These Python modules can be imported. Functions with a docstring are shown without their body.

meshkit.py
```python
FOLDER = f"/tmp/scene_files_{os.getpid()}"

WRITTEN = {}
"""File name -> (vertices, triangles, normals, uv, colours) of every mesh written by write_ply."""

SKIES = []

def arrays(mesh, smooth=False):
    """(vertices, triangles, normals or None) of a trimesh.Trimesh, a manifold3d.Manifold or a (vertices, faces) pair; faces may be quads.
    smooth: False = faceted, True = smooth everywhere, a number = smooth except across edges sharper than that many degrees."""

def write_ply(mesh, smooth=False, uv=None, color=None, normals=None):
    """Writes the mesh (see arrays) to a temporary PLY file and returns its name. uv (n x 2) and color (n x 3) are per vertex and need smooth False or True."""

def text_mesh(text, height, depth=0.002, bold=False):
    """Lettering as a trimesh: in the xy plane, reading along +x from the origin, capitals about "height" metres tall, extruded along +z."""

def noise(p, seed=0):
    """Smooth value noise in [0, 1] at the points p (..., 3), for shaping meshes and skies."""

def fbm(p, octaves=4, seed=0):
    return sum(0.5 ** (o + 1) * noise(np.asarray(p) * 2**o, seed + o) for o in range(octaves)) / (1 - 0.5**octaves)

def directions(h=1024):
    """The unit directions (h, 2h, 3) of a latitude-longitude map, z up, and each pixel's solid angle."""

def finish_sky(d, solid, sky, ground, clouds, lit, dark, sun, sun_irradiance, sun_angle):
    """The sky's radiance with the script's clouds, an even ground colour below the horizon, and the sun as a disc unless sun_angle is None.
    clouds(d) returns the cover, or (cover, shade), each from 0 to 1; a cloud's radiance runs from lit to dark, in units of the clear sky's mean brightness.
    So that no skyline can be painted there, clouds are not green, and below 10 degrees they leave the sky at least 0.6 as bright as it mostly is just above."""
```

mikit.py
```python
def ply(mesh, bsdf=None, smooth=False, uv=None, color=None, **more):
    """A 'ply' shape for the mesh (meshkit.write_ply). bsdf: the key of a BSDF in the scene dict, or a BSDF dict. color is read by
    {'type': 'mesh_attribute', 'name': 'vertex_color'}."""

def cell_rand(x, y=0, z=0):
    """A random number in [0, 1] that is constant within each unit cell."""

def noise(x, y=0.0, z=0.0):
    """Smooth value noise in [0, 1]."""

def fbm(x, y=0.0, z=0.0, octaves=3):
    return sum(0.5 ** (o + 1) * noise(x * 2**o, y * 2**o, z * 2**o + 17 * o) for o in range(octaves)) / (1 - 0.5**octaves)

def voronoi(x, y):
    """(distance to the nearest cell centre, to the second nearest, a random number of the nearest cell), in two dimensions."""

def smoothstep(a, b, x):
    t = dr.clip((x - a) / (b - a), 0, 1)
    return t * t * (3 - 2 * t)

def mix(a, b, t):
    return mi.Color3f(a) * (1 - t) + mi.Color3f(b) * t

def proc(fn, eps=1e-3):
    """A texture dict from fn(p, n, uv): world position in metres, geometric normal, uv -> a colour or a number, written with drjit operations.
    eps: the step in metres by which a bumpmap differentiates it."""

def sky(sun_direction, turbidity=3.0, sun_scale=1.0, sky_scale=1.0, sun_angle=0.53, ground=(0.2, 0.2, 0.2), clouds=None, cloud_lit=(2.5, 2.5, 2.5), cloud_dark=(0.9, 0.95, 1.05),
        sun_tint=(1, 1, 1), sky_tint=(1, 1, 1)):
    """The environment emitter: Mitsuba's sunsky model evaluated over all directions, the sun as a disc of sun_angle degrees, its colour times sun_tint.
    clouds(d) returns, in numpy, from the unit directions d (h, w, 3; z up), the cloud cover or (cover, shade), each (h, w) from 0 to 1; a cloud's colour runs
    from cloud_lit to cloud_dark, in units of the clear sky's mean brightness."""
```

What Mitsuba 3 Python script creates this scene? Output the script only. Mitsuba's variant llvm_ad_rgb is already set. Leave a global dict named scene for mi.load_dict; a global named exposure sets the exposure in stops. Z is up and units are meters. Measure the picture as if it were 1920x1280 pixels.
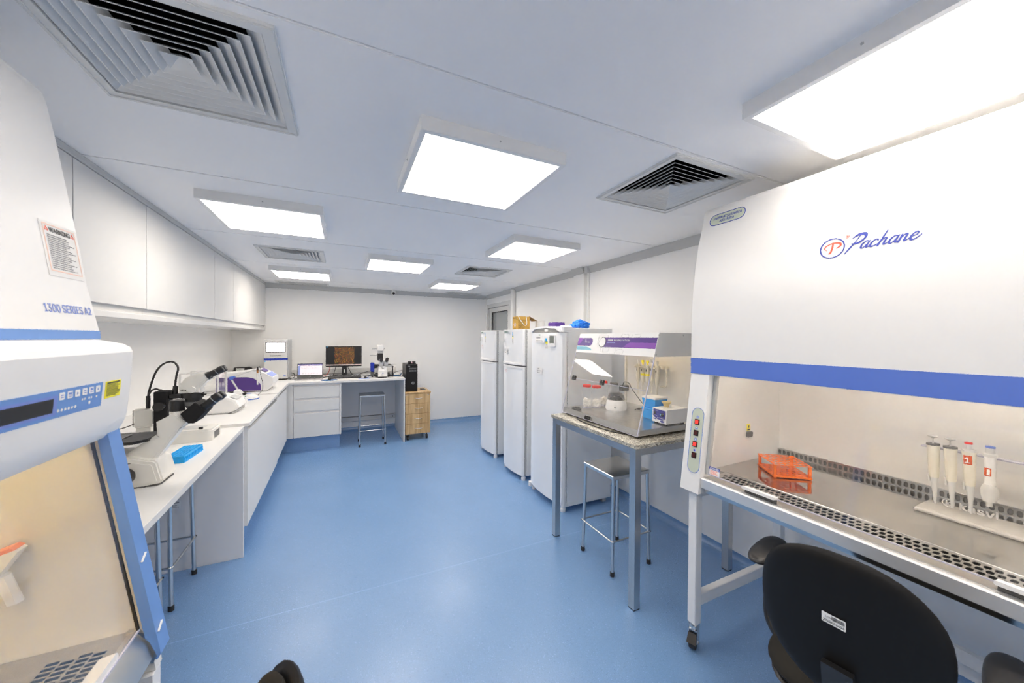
import math, random
import numpy as np
import trimesh
import manifold3d
from shapely.geometry import Polygon, Point, LineString, MultiPolygon, box as sbox
from shapely import affinity
from shapely.ops import unary_union
import drjit as dr
import mitsuba as mi
import mikit
import meshkit

random.seed(7)
rng = np.random.default_rng(7)
scene, labels = {}, {}
T4 = mi.ScalarTransform4f

# ------------------------------------------------------------------ camera, light level
FOCAL = 667.45                      # pixels for a 1920 wide frame
YAW, PITCH, ROLL = math.radians(25.312), math.radians(-0.5526), math.radians(0.3952)
EYE = np.array([0.0, 0.0, 1.6])
_f = np.array([math.sin(YAW) * math.cos(PITCH), math.cos(YAW) * math.cos(PITCH), math.sin(PITCH)])
_r0 = np.array([math.cos(YAW), -math.sin(YAW), 0.0])
_u0 = np.cross(_r0, _f)
_u = -math.sin(ROLL) * _r0 + math.cos(ROLL) * _u0
scene['camera'] = {'type': 'thinlens', 'fov': math.degrees(2 * math.atan(960 / FOCAL)), 'fov_axis': 'x',
                   'aperture_radius': 0.0016, 'focus_distance': 3.2, 'near_clip': 0.02, 'far_clip': 60.0,
                   'to_world': T4().look_at(origin=EYE.tolist(), target=(EYE + _f).tolist(), up=_u.tolist())}
exposure = 0.0
LAMP = (11.0, 9.95, 8.75)            # radiance of the ceiling panels
TUBE_WARM = (40.0, 26.0, 10.5)         # fluorescent tube of the left safety cabinet
TUBE_DNA = (22.0, 17.0, 10.5)          # tube of the workstation hood
TUBE_CAB = (27.0, 23.0, 18.5)          # tube of the right safety cabinet

# ------------------------------------------------------------------ materials
def rgb(*c):
    return {'type': 'rgb', 'value': [float(x) for x in c]}

def srgb(r, g, b):
    return [((c / 255.0) / 12.92 if c <= 10 else (((c / 255.0) + 0.055) / 1.055) ** 2.4) for c in (r, g, b)]

def mat(name, color, rough=0.5, metal=0.0, spec=0.5, coat=0.0, tex=None, **k):
    scene['mat_' + name] = {'type': 'principled', 'base_color': tex if tex is not None else rgb(*color), 'roughness': rough,
                            'metallic': metal, 'specular': spec, **({'clearcoat': coat, 'clearcoat_gloss': 0.9} if coat else {}), **k}
    return 'mat_' + name

def floor_fn(p, n, uv):
    s = mikit.noise(p.x * 900, p.y * 900, p.z * 900)
    s2 = mikit.noise(p.x * 330 + 5, p.y * 330, p.z * 330)
    big = mikit.fbm(p.x * 3, p.y * 3, p.z * 3, 3)
    base = mikit.mix((0.128, 0.255, 0.470), (0.155, 0.288, 0.515), big)
    base = base * (0.90 + 0.2 * s)
    dark = mikit.smoothstep(0.86, 0.93, s2)
    light = mikit.smoothstep(0.14, 0.08, s2)
    c = mikit.mix(base, mi.Color3f(0.07, 0.15, 0.36), dark * 0.75)
    c = mikit.mix(c, mi.Color3f(0.30, 0.48, 0.78), light * 0.5)
    weld = mikit.smoothstep(0.004, 0.0015, dr.abs(p.y - 2.415)) * mikit.smoothstep(0.02, 0.01, p.z)
    return mikit.mix(c, mi.Color3f(0.25, 0.42, 0.70), weld * 0.55)

def granite_fn(p, n, uv):
    d1, d2, r = mikit.voronoi((p.x + p.z) * 230, (p.y + p.z) * 230)
    f = mikit.fbm(p.x * 60, p.y * 60, p.z * 60, 3)
    c = mikit.mix((0.34, 0.32, 0.27), (0.68, 0.65, 0.56), mikit.smoothstep(0.25, 0.75, r))
    c = mikit.mix(c, mi.Color3f(0.035, 0.033, 0.03), mikit.smoothstep(0.66, 0.72, r) * (1 - mikit.smoothstep(0.86, 0.9, r)))
    return mikit.mix(c, mi.Color3f(0.16, 0.14, 0.11), mikit.smoothstep(0.52, 0.66, f) * 0.7)

def wood_fn(p, n, uv):
    w = mikit.fbm(p.x * 55, p.y * 55, p.z * 3.0, 4)
    g = mikit.noise(p.x * 260, p.y * 260, p.z * 9)
    c = mikit.mix((0.44, 0.27, 0.115), (0.62, 0.42, 0.21), mikit.smoothstep(0.3, 0.7, w))
    return c * (0.92 + 0.14 * g)

def steel_fn(p, n, uv):
    g = mikit.noise(p.x * 40, p.y * 40, p.z * 600) * 0.5 + mikit.noise(p.x * 700, p.y * 700, p.z * 12) * 0.5
    return mi.Color3f(0.60, 0.60, 0.595) * (0.88 + 0.2 * g)

def cells_fn(p, n, uv):
    # fluorescent cell image on the monitor: dots inside the square picture, black around
    x, z = (p.x + 0.2475) / 0.51, (p.z - 1.135) / 0.316
    inside = mikit.smoothstep(0.232, 0.236, x) * mikit.smoothstep(0.79, 0.786, x) * mikit.smoothstep(0.115, 0.125, z) * mikit.smoothstep(0.965, 0.955, z)
    d1, d2, r = mikit.voronoi(p.x * 125, p.z * 125)
    blob = mikit.smoothstep(0.46, 0.22, d1) * mikit.smoothstep(0.38, 0.5, r)
    hue = mikit.fbm(p.x * 90 + 3, p.z * 90, 0.0, 2)
    col = mikit.mix((0.62, 0.10, 0.02), (1.0, 0.52, 0.05), mikit.smoothstep(0.35, 0.65, hue))
    col = mikit.mix(col, mi.Color3f(0.55, 0.62, 0.05), mikit.smoothstep(0.07, 0.0, dr.sqrt(dr.square(x - 0.28) + dr.square(z - 0.2))))
    base = mi.Color3f(0.012, 0.012, 0.013)
    c = mikit.mix(base, col, inside * blob)
    bar = mikit.smoothstep(0.11, 0.105, z) * mikit.smoothstep(0.055, 0.06, z)
    return mikit.mix(c, mi.Color3f(0.80, 0.66, 0.66), bar)

WALL = mat('wall', (0.895, 0.892, 0.88), 0.55, spec=0.3)
CEIL = mat('ceiling', (0.85, 0.85, 0.855), 0.5, spec=0.3)
TRIM = mat('trim_grey', (0.50, 0.51, 0.51), 0.5)
FLOOR = mat('floor_vinyl', None, 0.36, spec=1.0, coat=0.8, tex=mikit.proc(floor_fn))
LAM = mat('white_laminate', (0.67, 0.667, 0.655), 0.5, spec=0.35)
LAMG = mat('grey_laminate', (0.72, 0.71, 0.71), 0.45)
RECESS = mat('recess_grey', (0.22, 0.22, 0.22), 0.6)
STEEL = mat('brushed_steel', None, 0.27, metal=1.0, tex=mikit.proc(steel_fn))
CHROME = mat('polished_steel', (0.66, 0.66, 0.65), 0.12, metal=1.0)
MIRROR = mat('mirror_steel', (0.56, 0.555, 0.54), 0.055, metal=1.0)
ALU = mat('satin_aluminium', (0.72, 0.72, 0.70), 0.38, metal=1.0)
VENTM = mat('vent_aluminium', (0.66, 0.665, 0.66), 0.42, metal=0.15)
BLACK = mat('black_plastic', (0.012, 0.012, 0.013), 0.38)
BLACKM = mat('black_matte', (0.010, 0.010, 0.011), 0.7, spec=0.25)
DUCT = mat('duct_black', (0.015, 0.015, 0.016), 0.8, spec=0.1)
RUBBER = mat('rubber', (0.02, 0.02, 0.021), 0.6)
FABRIC = mat('chair_shell', (0.0075, 0.0075, 0.008), 0.5, spec=0.22)
CUSH = mat('chair_cushion', (0.020, 0.019, 0.017), 0.85, spec=0.2)
WPAINT = mat('white_enamel', (0.78, 0.775, 0.765), 0.38)
CREAM = mat('cream_enamel', (0.74, 0.725, 0.68), 0.3)
FRIDGE = mat('fridge_white', (0.83, 0.84, 0.85), 0.18, coat=0.4)
FRIDGES = mat('fridge_side', (0.84, 0.85, 0.85), 0.36)
GASKET = mat('gasket', (0.20, 0.20, 0.21), 0.6)
GREYP = mat('grey_plastic', (0.42, 0.43, 0.43), 0.4)
DGREY = mat('dark_grey_plastic', (0.09, 0.092, 0.095), 0.4)
LGREY = mat('light_grey_plastic', (0.62, 0.62, 0.61), 0.35)
LCD = mat('lcd', (0.17, 0.19, 0.17), 0.2)
BLUE = mat('cabinet_blue', srgb(84, 116, 200), 0.4)
BLUE2 = mat('frame_blue', srgb(102, 142, 202), 0.4)
INK = mat('ink_blue', srgb(58, 70, 158), 0.5)
INKL = mat('ink_light_blue', srgb(112, 132, 200), 0.5)
REDINK = mat('ink_red', srgb(222, 92, 72), 0.5)
DARKINK = mat('ink_black', (0.03, 0.03, 0.032), 0.6)
GINK = mat('ink_grey', (0.25, 0.25, 0.26), 0.6)
PAPER = mat('paper', (0.80, 0.79, 0.77), 0.6)
PEACH = mat('ink_peach', srgb(238, 205, 188), 0.6)
LABELG = mat('label_grey_green', srgb(190, 198, 182), 0.5)
YELLOW = mat('yellow_sticker', srgb(236, 224, 52), 0.5)
PURPLE = mat('purple', srgb(80, 52, 130), 0.35)
VIOLET = mat('violet', srgb(128, 72, 165), 0.4)
TEAL = mat('teal_print', srgb(122, 176, 194), 0.4)
NAVY = mat('navy_panel', srgb(62, 62, 140), 0.4)
DBLUE = mat('deep_blue', srgb(22, 48, 160), 0.35)
PERI = mat('periwinkle_panel', srgb(150, 165, 222), 0.4)
CYAN = mat('cyan_plastic', srgb(20, 160, 228), 0.35)
ICEBLUE = mat('cool_box_blue', srgb(42, 148, 222), 0.4)
GLOVE = mat('nitrile', srgb(42, 128, 222), 0.45)
ORANGE = mat('orange_plastic', srgb(238, 112, 22), 0.35)
RED = mat('red_lid', srgb(214, 62, 52), 0.35)
REDSW = mat('switch_dark_red', (0.06, 0.008, 0.008), 0.3)
WOOD = mat('oak_veneer', None, 0.4, tex=mikit.proc(wood_fn))
GRANITE = mat('granite', None, 0.3, tex=mikit.proc(granite_fn))
MUSTARD = mat('mustard_card', srgb(205, 165, 82), 0.7)
CARDB = mat('brown_card', srgb(140, 110, 62), 0.75)
SALMON = mat('salmon_plastic', srgb(236, 140, 105), 0.4)
BEIGE = mat('beige_rubber', srgb(205, 185, 130), 0.5)
IVORY = mat('ivory_plastic', (0.72, 0.69, 0.60), 0.35)
BRICK = mat('rust_label', srgb(190, 82, 48), 0.5)
PINKINK = mat('ink_pink', srgb(225, 150, 160), 0.6)
GREENINK = mat('ink_green', srgb(90, 140, 110), 0.6)
BADGE = mat('badge_green_grey', srgb(112, 132, 126), 0.4)
TISSUE = mat('white_tubes', (0.82, 0.81, 0.77), 0.5)
CELLS = mat('cell_picture', None, 0.25, tex=mikit.proc(cells_fn))
LAPSCR = mat('laptop_picture', (0.70, 0.62, 0.66), 0.3)
DOORGL = mat('beyond_door', (0.17, 0.195, 0.20), 0.5)
REDW = mat('wire_red', (0.5, 0.06, 0.03), 0.5)
BLUEW = mat('cable_blue', srgb(20, 84, 140), 0.5)
AMBER = mat('amber_tube', srgb(150, 96, 40), 0.3)
RAIL = mat('rail_steel', (0.86, 0.86, 0.85), 0.5, metal=0.8)
SMOKE = 'mat_smoked'
scene['mat_pane'] = {'type': 'thindielectric', 'int_ior': 1.5}
scene['mat_smoked'] = {'type': 'thindielectric', 'int_ior': 1.5, 'specular_transmittance': rgb(0.42, 0.43, 0.44)}
PANE = 'mat_pane'
scene['mat_clear_edge'] = {'type': 'principled', 'base_color': rgb(0.50, 0.50, 0.60), 'roughness': 0.15, 'specular': 0.6}
EDGE = 'mat_clear_edge'

# ------------------------------------------------------------------ mesh helpers
def cat(*ms):
    out = []
    for m in ms:
        out += list(m) if isinstance(m, (list, tuple)) else [m]
    return trimesh.util.concatenate(out)

def hull(pts):
    return trimesh.Trimesh(*_hull(np.asarray(pts, float)), process=False)

def _hull(pts):
    m = manifold3d.Manifold.hull_points(pts).to_mesh()
    return np.asarray(m.vert_properties)[:, :3], np.asarray(m.tri_verts)

def box(x0, x1, y0, y1, z0, z1, b=0.0):
    x0, x1 = min(x0, x1), max(x0, x1); y0, y1 = min(y0, y1), max(y0, y1); z0, z1 = min(z0, z1), max(z0, z1)
    if b <= 0:
        m = trimesh.creation.box(extents=(x1 - x0, y1 - y0, z1 - z0))
        m.apply_translation(((x0 + x1) / 2, (y0 + y1) / 2, (z0 + z1) / 2))
        return m
    b = min(b, 0.49 * min(x1 - x0, y1 - y0, z1 - z0))
    pts = []
    for X, sx in ((x0, 1), (x1, -1)):
        for Y, sy in ((y0, 1), (y1, -1)):
            for Z, sz in ((z0, 1), (z1, -1)):
                pts += [(X, Y + sy * b, Z + sz * b), (X + sx * b, Y, Z + sz * b), (X + sx * b, Y + sy * b, Z)]
    return hull(pts)

def polys(g):
    if g.is_empty:
        return []
    return [q for q in getattr(g, 'geoms', [g]) if q.geom_type == 'Polygon' and q.area > 1e-10]

def extr(poly, d):
    if not hasattr(poly, 'geom_type'):
        poly = Polygon(poly)
    return cat([trimesh.creation.extrude_polygon(q, d, engine='earcut') for q in polys(poly.buffer(0))])

def along_y(poly, y0, y1):
    """A polygon given in (x, z) extruded from y0 to y1."""
    m = extr(poly, y1 - y0)
    M = np.eye(4); M[:3, :3] = [[1, 0, 0], [0, 0, -1], [0, 1, 0]]
    m.apply_transform(M); m.apply_translation((0, y1, 0))
    return m

def along_x(poly, x0, x1):
    """A polygon given in (y, z) extruded from x0 to x1."""
    m = extr(poly, x1 - x0)
    M = np.eye(4); M[:3, :3] = [[0, 0, 1], [1, 0, 0], [0, 1, 0]]
    m.apply_transform(M); m.apply_translation((x0, 0, 0))
    return m

def along_z(poly, z0, z1):
    m = extr(poly, z1 - z0); m.apply_translation((0, 0, z0))
    return m

def rrect(x0, y0, x1, y1, r, n=6):
    r = min(r, 0.499 * min(x1 - x0, y1 - y0))
    return sbox(x0 + r, y0 + r, x1 - r, y1 - r).buffer(r, quad_segs=n)

def frame(o, x, y):
    """local (u, v, n) -> world: origin o, u along x, v towards y, n = u x v."""
    x = np.asarray(x, float); x /= np.linalg.norm(x)
    y = np.asarray(y, float); y = y - x * (x @ y); y /= np.linalg.norm(y)
    M = np.eye(4); M[:3, 0], M[:3, 1], M[:3, 2], M[:3, 3] = x, y, np.cross(x, y), o
    return M

def tf(m, M):
    m = m.copy(); m.apply_transform(M); return m

def mv(m, d):
    m = m.copy(); m.apply_translation(d); return m

def rotz(deg, c=(0, 0, 0)):
    return trimesh.transformations.rotation_matrix(math.radians(deg), (0, 0, 1), c)

def rot(deg, ax, c=(0, 0, 0)):
    return trimesh.transformations.rotation_matrix(math.radians(deg), ax, c)

def at(x, y, z=0.0, deg=0.0):
    M = rotz(deg).copy(); M[:3, 3] = (x, y, z)
    return M

def cyl(p0, p1, r0, r1=None, n=20, caps=True):
    p0, p1 = np.asarray(p0, float), np.asarray(p1, float)
    r1 = r0 if r1 is None else r1
    L = np.linalg.norm(p1 - p0)
    m = lathe([(0, 0), (r0, 0), (r1, L), (0, L)] if caps else [(r0, 0), (r1, L)], n)
    t = (p1 - p0) / L
    a = np.cross(t, (0, 0, 1.0) if abs(t[2]) < 0.9 else (1.0, 0, 0)); a /= np.linalg.norm(a)
    M = np.eye(4); M[:3, 0], M[:3, 1], M[:3, 2], M[:3, 3] = a, np.cross(t, a), t, p0
    m.apply_transform(M)
    return m

def lathe(profile, n=24, c=(0, 0, 0)):
    p = np.asarray(profile, float)
    ang = np.arange(n) * 2 * np.pi / n
    v = np.stack([p[:, None, 0] * np.cos(ang), p[:, None, 0] * np.sin(ang), np.repeat(p[:, 1:2], n, 1)], -1).reshape(-1, 3)
    f = []
    for i in range(len(p) - 1):
        for j in range(n):
            a, b = i * n + j, i * n + (j + 1) % n
            d, e = a + n, b + n
            if p[i, 0] > 1e-9: f.append((a, b, e))
            if p[i + 1, 0] > 1e-9: f.append((a, e, d))
    m = trimesh.Trimesh(v, np.array(f), process=False)
    m.merge_vertices(); m.remove_unreferenced_vertices()
    m.apply_translation(c)
    return m

def smooth_path(pts, n=8):
    p = np.asarray(pts, float)
    q = np.vstack([2 * p[0] - p[1], p, 2 * p[-1] - p[-2]])
    out = []
    for i in range(len(p) - 1):
        a, b, c, d = q[i:i + 4]
        for t in np.linspace(0, 1, n, endpoint=False):
            out.append(0.5 * (2 * b + (c - a) * t + (2 * a - 5 * b + 4 * c - d) * t * t + (3 * b - a - 3 * c + d) * t ** 3))
    out.append(p[-1])
    return np.array(out)

def tube(pts, r, n=10, closed=False):
    p = np.asarray(pts, float)
    k = len(p)
    t = np.array([(p[(i + 1) % k] - p[i - 1]) if closed or 0 < i < k - 1 else (p[1] - p[0] if i == 0 else p[-1] - p[-2]) for i in range(k)])
    t /= np.linalg.norm(t, axis=1, keepdims=True) + 1e-12
    a = np.cross(t[0], (0, 0, 1.0) if abs(t[0][2]) < 0.9 else (1.0, 0, 0))
    a /= np.linalg.norm(a)
    rings = []
    rr = np.broadcast_to(r, (k,))
    ang = np.arange(n) * 2 * np.pi / n
    for i in range(k):
        a = a - t[i] * (a @ t[i]); a /= np.linalg.norm(a)
        b = np.cross(t[i], a)
        rings.append(p[i] + rr[i] * (np.cos(ang)[:, None] * a + np.sin(ang)[:, None] * b))
    v = np.concatenate(rings)
    f = []
    for i in range(k if closed else k - 1):
        for j in range(n):
            a0, b0 = i * n + j, i * n + (j + 1) % n
            c0, d0 = ((i + 1) % k) * n + j, ((i + 1) % k) * n + (j + 1) % n
            f += [(a0, b0, d0), (a0, d0, c0)]
    if not closed:
        v = np.vstack([v, p[0], p[-1]])
        for j in range(n):
            f.append((len(v) - 2, (j + 1) % n, j))
            f.append((len(v) - 1, (k - 1) * n + j, (k - 1) * n + (j + 1) % n))
    return trimesh.Trimesh(v, np.array(f), process=False)

def ball(c, r, s=(1, 1, 1), sub=2):
    m = trimesh.creation.icosphere(subdivisions=sub, radius=r)
    m.apply_scale(s); m.apply_translation(c)
    return m

def ring_poly(poly, w):
    return poly.difference(poly.buffer(-w))

# ------------------------------------------------------------------ scene entries
def numbered(key):
    taken = lambda k: k in scene or k in labels or any(s.startswith(k + '__') for s in scene)
    if not taken(key):
        return key
    i = 1
    while taken('%s_%03d' % (key, i)):
        i += 1
    return '%s_%03d' % (key, i)

def thing(name, label, category, group=None):
    k = numbered(name)
    labels[k] = {'label': label, 'category': category}
    if group:
        labels[k]['group'] = group
    return k

def part(parent, name, mesh, m, smooth=False, label=None, kind=None, **more):
    k = numbered(parent + '__' + name)
    scene[k] = mikit.ply(mesh, m, smooth, **more)
    if label: labels.setdefault(k, {})['label'] = label
    if kind: labels.setdefault(k, {})['kind'] = kind
    return k

def single(name, mesh, m, label, category, smooth=False, group=None, **more):
    k = numbered(name)
    scene[k] = mikit.ply(mesh, m, smooth, **more)
    labels[k] = {'label': label, 'category': category}
    if group: labels[k]['group'] = group
    return k

def struct(name, mesh, m, smooth=False):
    scene[name] = mikit.ply(mesh, m, smooth)
    labels[name] = {'kind': 'structure'}
    return name

_text = {}
def text(s, h, M, x=0.0, y=0.0, shear=0.0, center=False, bold=False, d=0.0006, sx=1.0, width=None):
    """Lettering laid on the plane of frame M; its base line starts (or is centred) at (x, y)."""
    if (s, bold) not in _text:
        _text[(s, bold)] = meshkit.text_mesh(s, 0.1, 0.002, bold)
    m = _text[(s, bold)].copy()
    v = np.array(m.vertices) * [h / 0.1 * sx, h / 0.1, 1]
    v[:, 2] *= d / 0.002
    if width: v[:, 0] *= width / (v[:, 0].max() - v[:, 0].min())
    if center: v[:, 0] -= (v[:, 0].max() + v[:, 0].min()) / 2
    v[:, 0] += x + shear * v[:, 1]; v[:, 1] += y
    m.vertices = v
    m.apply_transform(M)
    return m

def decal(poly, M, d=0.0006, lift=0.0):
    m = extr(poly, d)
    m.apply_translation((0, 0, lift)); m.apply_transform(M)
    return m

def lines(M, x0, x1, y0, y1, n, w=0.5, seed=1, ragged=0.3, lift=0.0006, d=0.0004):
    """Rows of print too small to read: thin bars."""
    r = np.random.default_rng(seed)
    st = (y1 - y0) / n
    return decal(unary_union([sbox(x0, y1 - (i + 0.5 + w / 2) * st, x1 - (x1 - x0) * ragged * r.random(), y1 - (i + 0.5 - w / 2) * st) for i in range(n)]), M, d, lift)

def emit(c):
    return {'type': 'area', 'radiance': rgb(*c)}

# ================================================================== the room
RX, BY, LX, FY, ZC = 2.575, 6.65, -1.533, -1.45, 2.433
struct('floor', box(LX - .1, RX + .1, FY - .1, BY + .1, -0.08, 0.0), FLOOR)
struct('wall_left', box(LX - .1, LX, FY, BY, 0, 2.75), WALL)
struct('wall_front', box(LX - .1, RX + .1, FY - .1, FY, 0, 2.75), WALL)
struct('wall_back', box(LX - .1, RX + .1, BY, BY + .1, 0, 2.75), WALL)
# right wall with the door opening
DY0, DY1, DZ = 5.50, 6.56, 2.216
struct('wall_right', cat(along_x(sbox(FY, 0, BY, 2.75).difference(sbox(DY0, -1, DY1, DZ)), RX, RX + .1), box(RX + .1, RX + .12, DY0 - .1, BY, 0, 2.4)), WALL)
part('wall_right', 'pilaster', box(RX - .05, RX, 3.40, 3.60, 0.0, ZC, .004), WALL)
part('wall_right', 'conduit', box(RX - .025, RX, 3.345, 3.375, 0.0, ZC - .02, .004), WPAINT)
part('wall_right', 'conduit', cyl((RX - .04, 5.33, 1.0), (RX - .04, 5.33, 2.40), .04, n=18), WPAINT, 40)

# ceiling: sandwich panels, seams across the room, openings for the air diffusers
VENTS = [(-.452, 1.427, .565), (1.625, 1.412, .565), (-.462, 4.205, .565), (1.58, 4.225, .565)]
GRILLES = [(-.575, 6.455, .72, .30), (2.03, 6.47, .66, .30)]
seams = [FY, -.125, 1.11, 2.343, 3.578, 4.813, 6.045, BY]
holes = unary_union([sbox(x - s / 2 + .02, y - s / 2 + .02, x + s / 2 - .02, y + s / 2 - .02) for x, y, s in VENTS] +
                    [sbox(x - a / 2 + .02, y - b / 2 + .02, x + a / 2 - .02, y + b / 2 - .02) for x, y, a, b in GRILLES])
struct('ceiling', box(LX - .1, RX + .1, FY - .1, BY + .1, 2.75, 2.80), CEIL)
for a, b in zip(seams[:-1], seams[1:]):
    full = sbox(LX, a + .002, RX, b - .002).difference(holes)
    bev = sbox(LX, a + .006, RX, b - .006).difference(holes)
    part('ceiling', 'panel', cat(along_z(full, ZC + .004, ZC + .05), along_z(bev, ZC, ZC + .004)), CEIL)
part('ceiling', 'backing', along_z(sbox(LX, FY, RX, BY).difference(holes), ZC + .051, ZC + .06), CEIL)

def cove(a, r, n=7):
    """Quarter hollow from (0,-r) on the wall to (-a,0) on the ceiling."""
    return [(0, 0), (0, -r)] + [(-a + a * math.cos(t), -r + r * math.sin(t)) for t in np.linspace(0, math.pi / 2, n)][1:]

cp = Polygon([(0.0, 0.0), (0, -.075), (-.008, -.075), (-.011, -.060), (-.020, -.036), (-.034, -.016), (-.038, -.009), (-.038, 0)])
struct('trim_1', along_y(affinity.translate(cp, RX, ZC), FY, 3.395), TRIM, 35)
part('trim_1', 'length', along_y(affinity.translate(cp, RX, ZC), 3.605, BY), TRIM, 35)
part('trim_1', 'pilaster_return', along_y(affinity.translate(cp, RX - .05, ZC), 3.395, 3.605), TRIM, 35)
part('trim_1', 'joint_cap', box(RX - .055, RX, 3.335, 3.385, ZC - .08, ZC - .002, .006), LGREY)
struct('trim_2', along_x(affinity.translate(Polygon([(x, z) for x, z in cp.exterior.coords]), BY, ZC), LX, RX), TRIM, 35)
part('trim_2', 'lower_lip', box(LX, RX, BY - .010, BY, ZC - .066, ZC - .046, .003), LGREY)
struct('trim_3', box(-1.12, -1.093, FY, BY - .04, ZC - .033, ZC, .003), TRIM)
part('trim_1', 'corner_piece', ball((RX - .02, BY - .02, ZC - .045), .024, (1, 1, 1.3)), LGREY, True)

# blue vinyl turned up along the walls
def skirt(h=.062, r=.05):
    return [(0, 0), (0, h), (-.003, h)] + [(-.003 - r + r * math.cos(t), r * 1.0 - r * math.sin(t) + .0015) for t in np.linspace(0, math.pi / 2, 8)] + [(-.003 - r - .01, 0)]
sk = Polygon(skirt()).buffer(0)
struct('baseboard_right', along_y(affinity.translate(sk, RX, 0), FY, 5.42), FLOOR, 30)
struct('baseboard_back', along_x(affinity.translate(sk, BY, 0), LX, RX), FLOOR, 30)
struct('baseboard_left', along_y(affinity.translate(affinity.scale(sk, -1, 1, origin=(0, 0)), LX, 0), FY, 3.1), FLOOR, 30)

# door in the right wall
struct('door_1', along_x(sbox(DY0 + .045, 0.01, DY1 - .045, DZ - .045).difference(sbox(5.66, .95, 6.40, 2.09)), RX + .012, RX + .052), LGREY)
part('door_1', 'frame', along_x(sbox(DY0 - .03, 0, DY1 + .03, DZ + .03).difference(sbox(DY0 + .04, -1, DY1 - .04, DZ - .04)), RX - .014, RX + .06), LGREY)
part('door_1', 'pane', box(RX + .028, RX + .032, 5.655, 6.405, .945, 2.095), PANE)
part('door_1', 'glazing_bead', along_x(ring_poly(sbox(5.66, .95, 6.40, 2.09), .014), RX + .012, RX + .027), BLACK)
part('door_1', 'view_behind', box(RX + .085, RX + .09, 5.5, 6.56, .9, 2.2), DOORGL)
part('door_1', 'blind', box(RX + .060, RX + .064, 5.72, 6.27, .95, 2.09), mat('door_blind', (.24, .27, .275), .5))
for z in (2.03, 1.80):
    h = part('door_1', 'hinge', cyl((RX - .02, DY1 + .012, z - .05), (RX - .02, DY1 + .012, z + .05), .011, n=12), ALU, 40)

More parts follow.
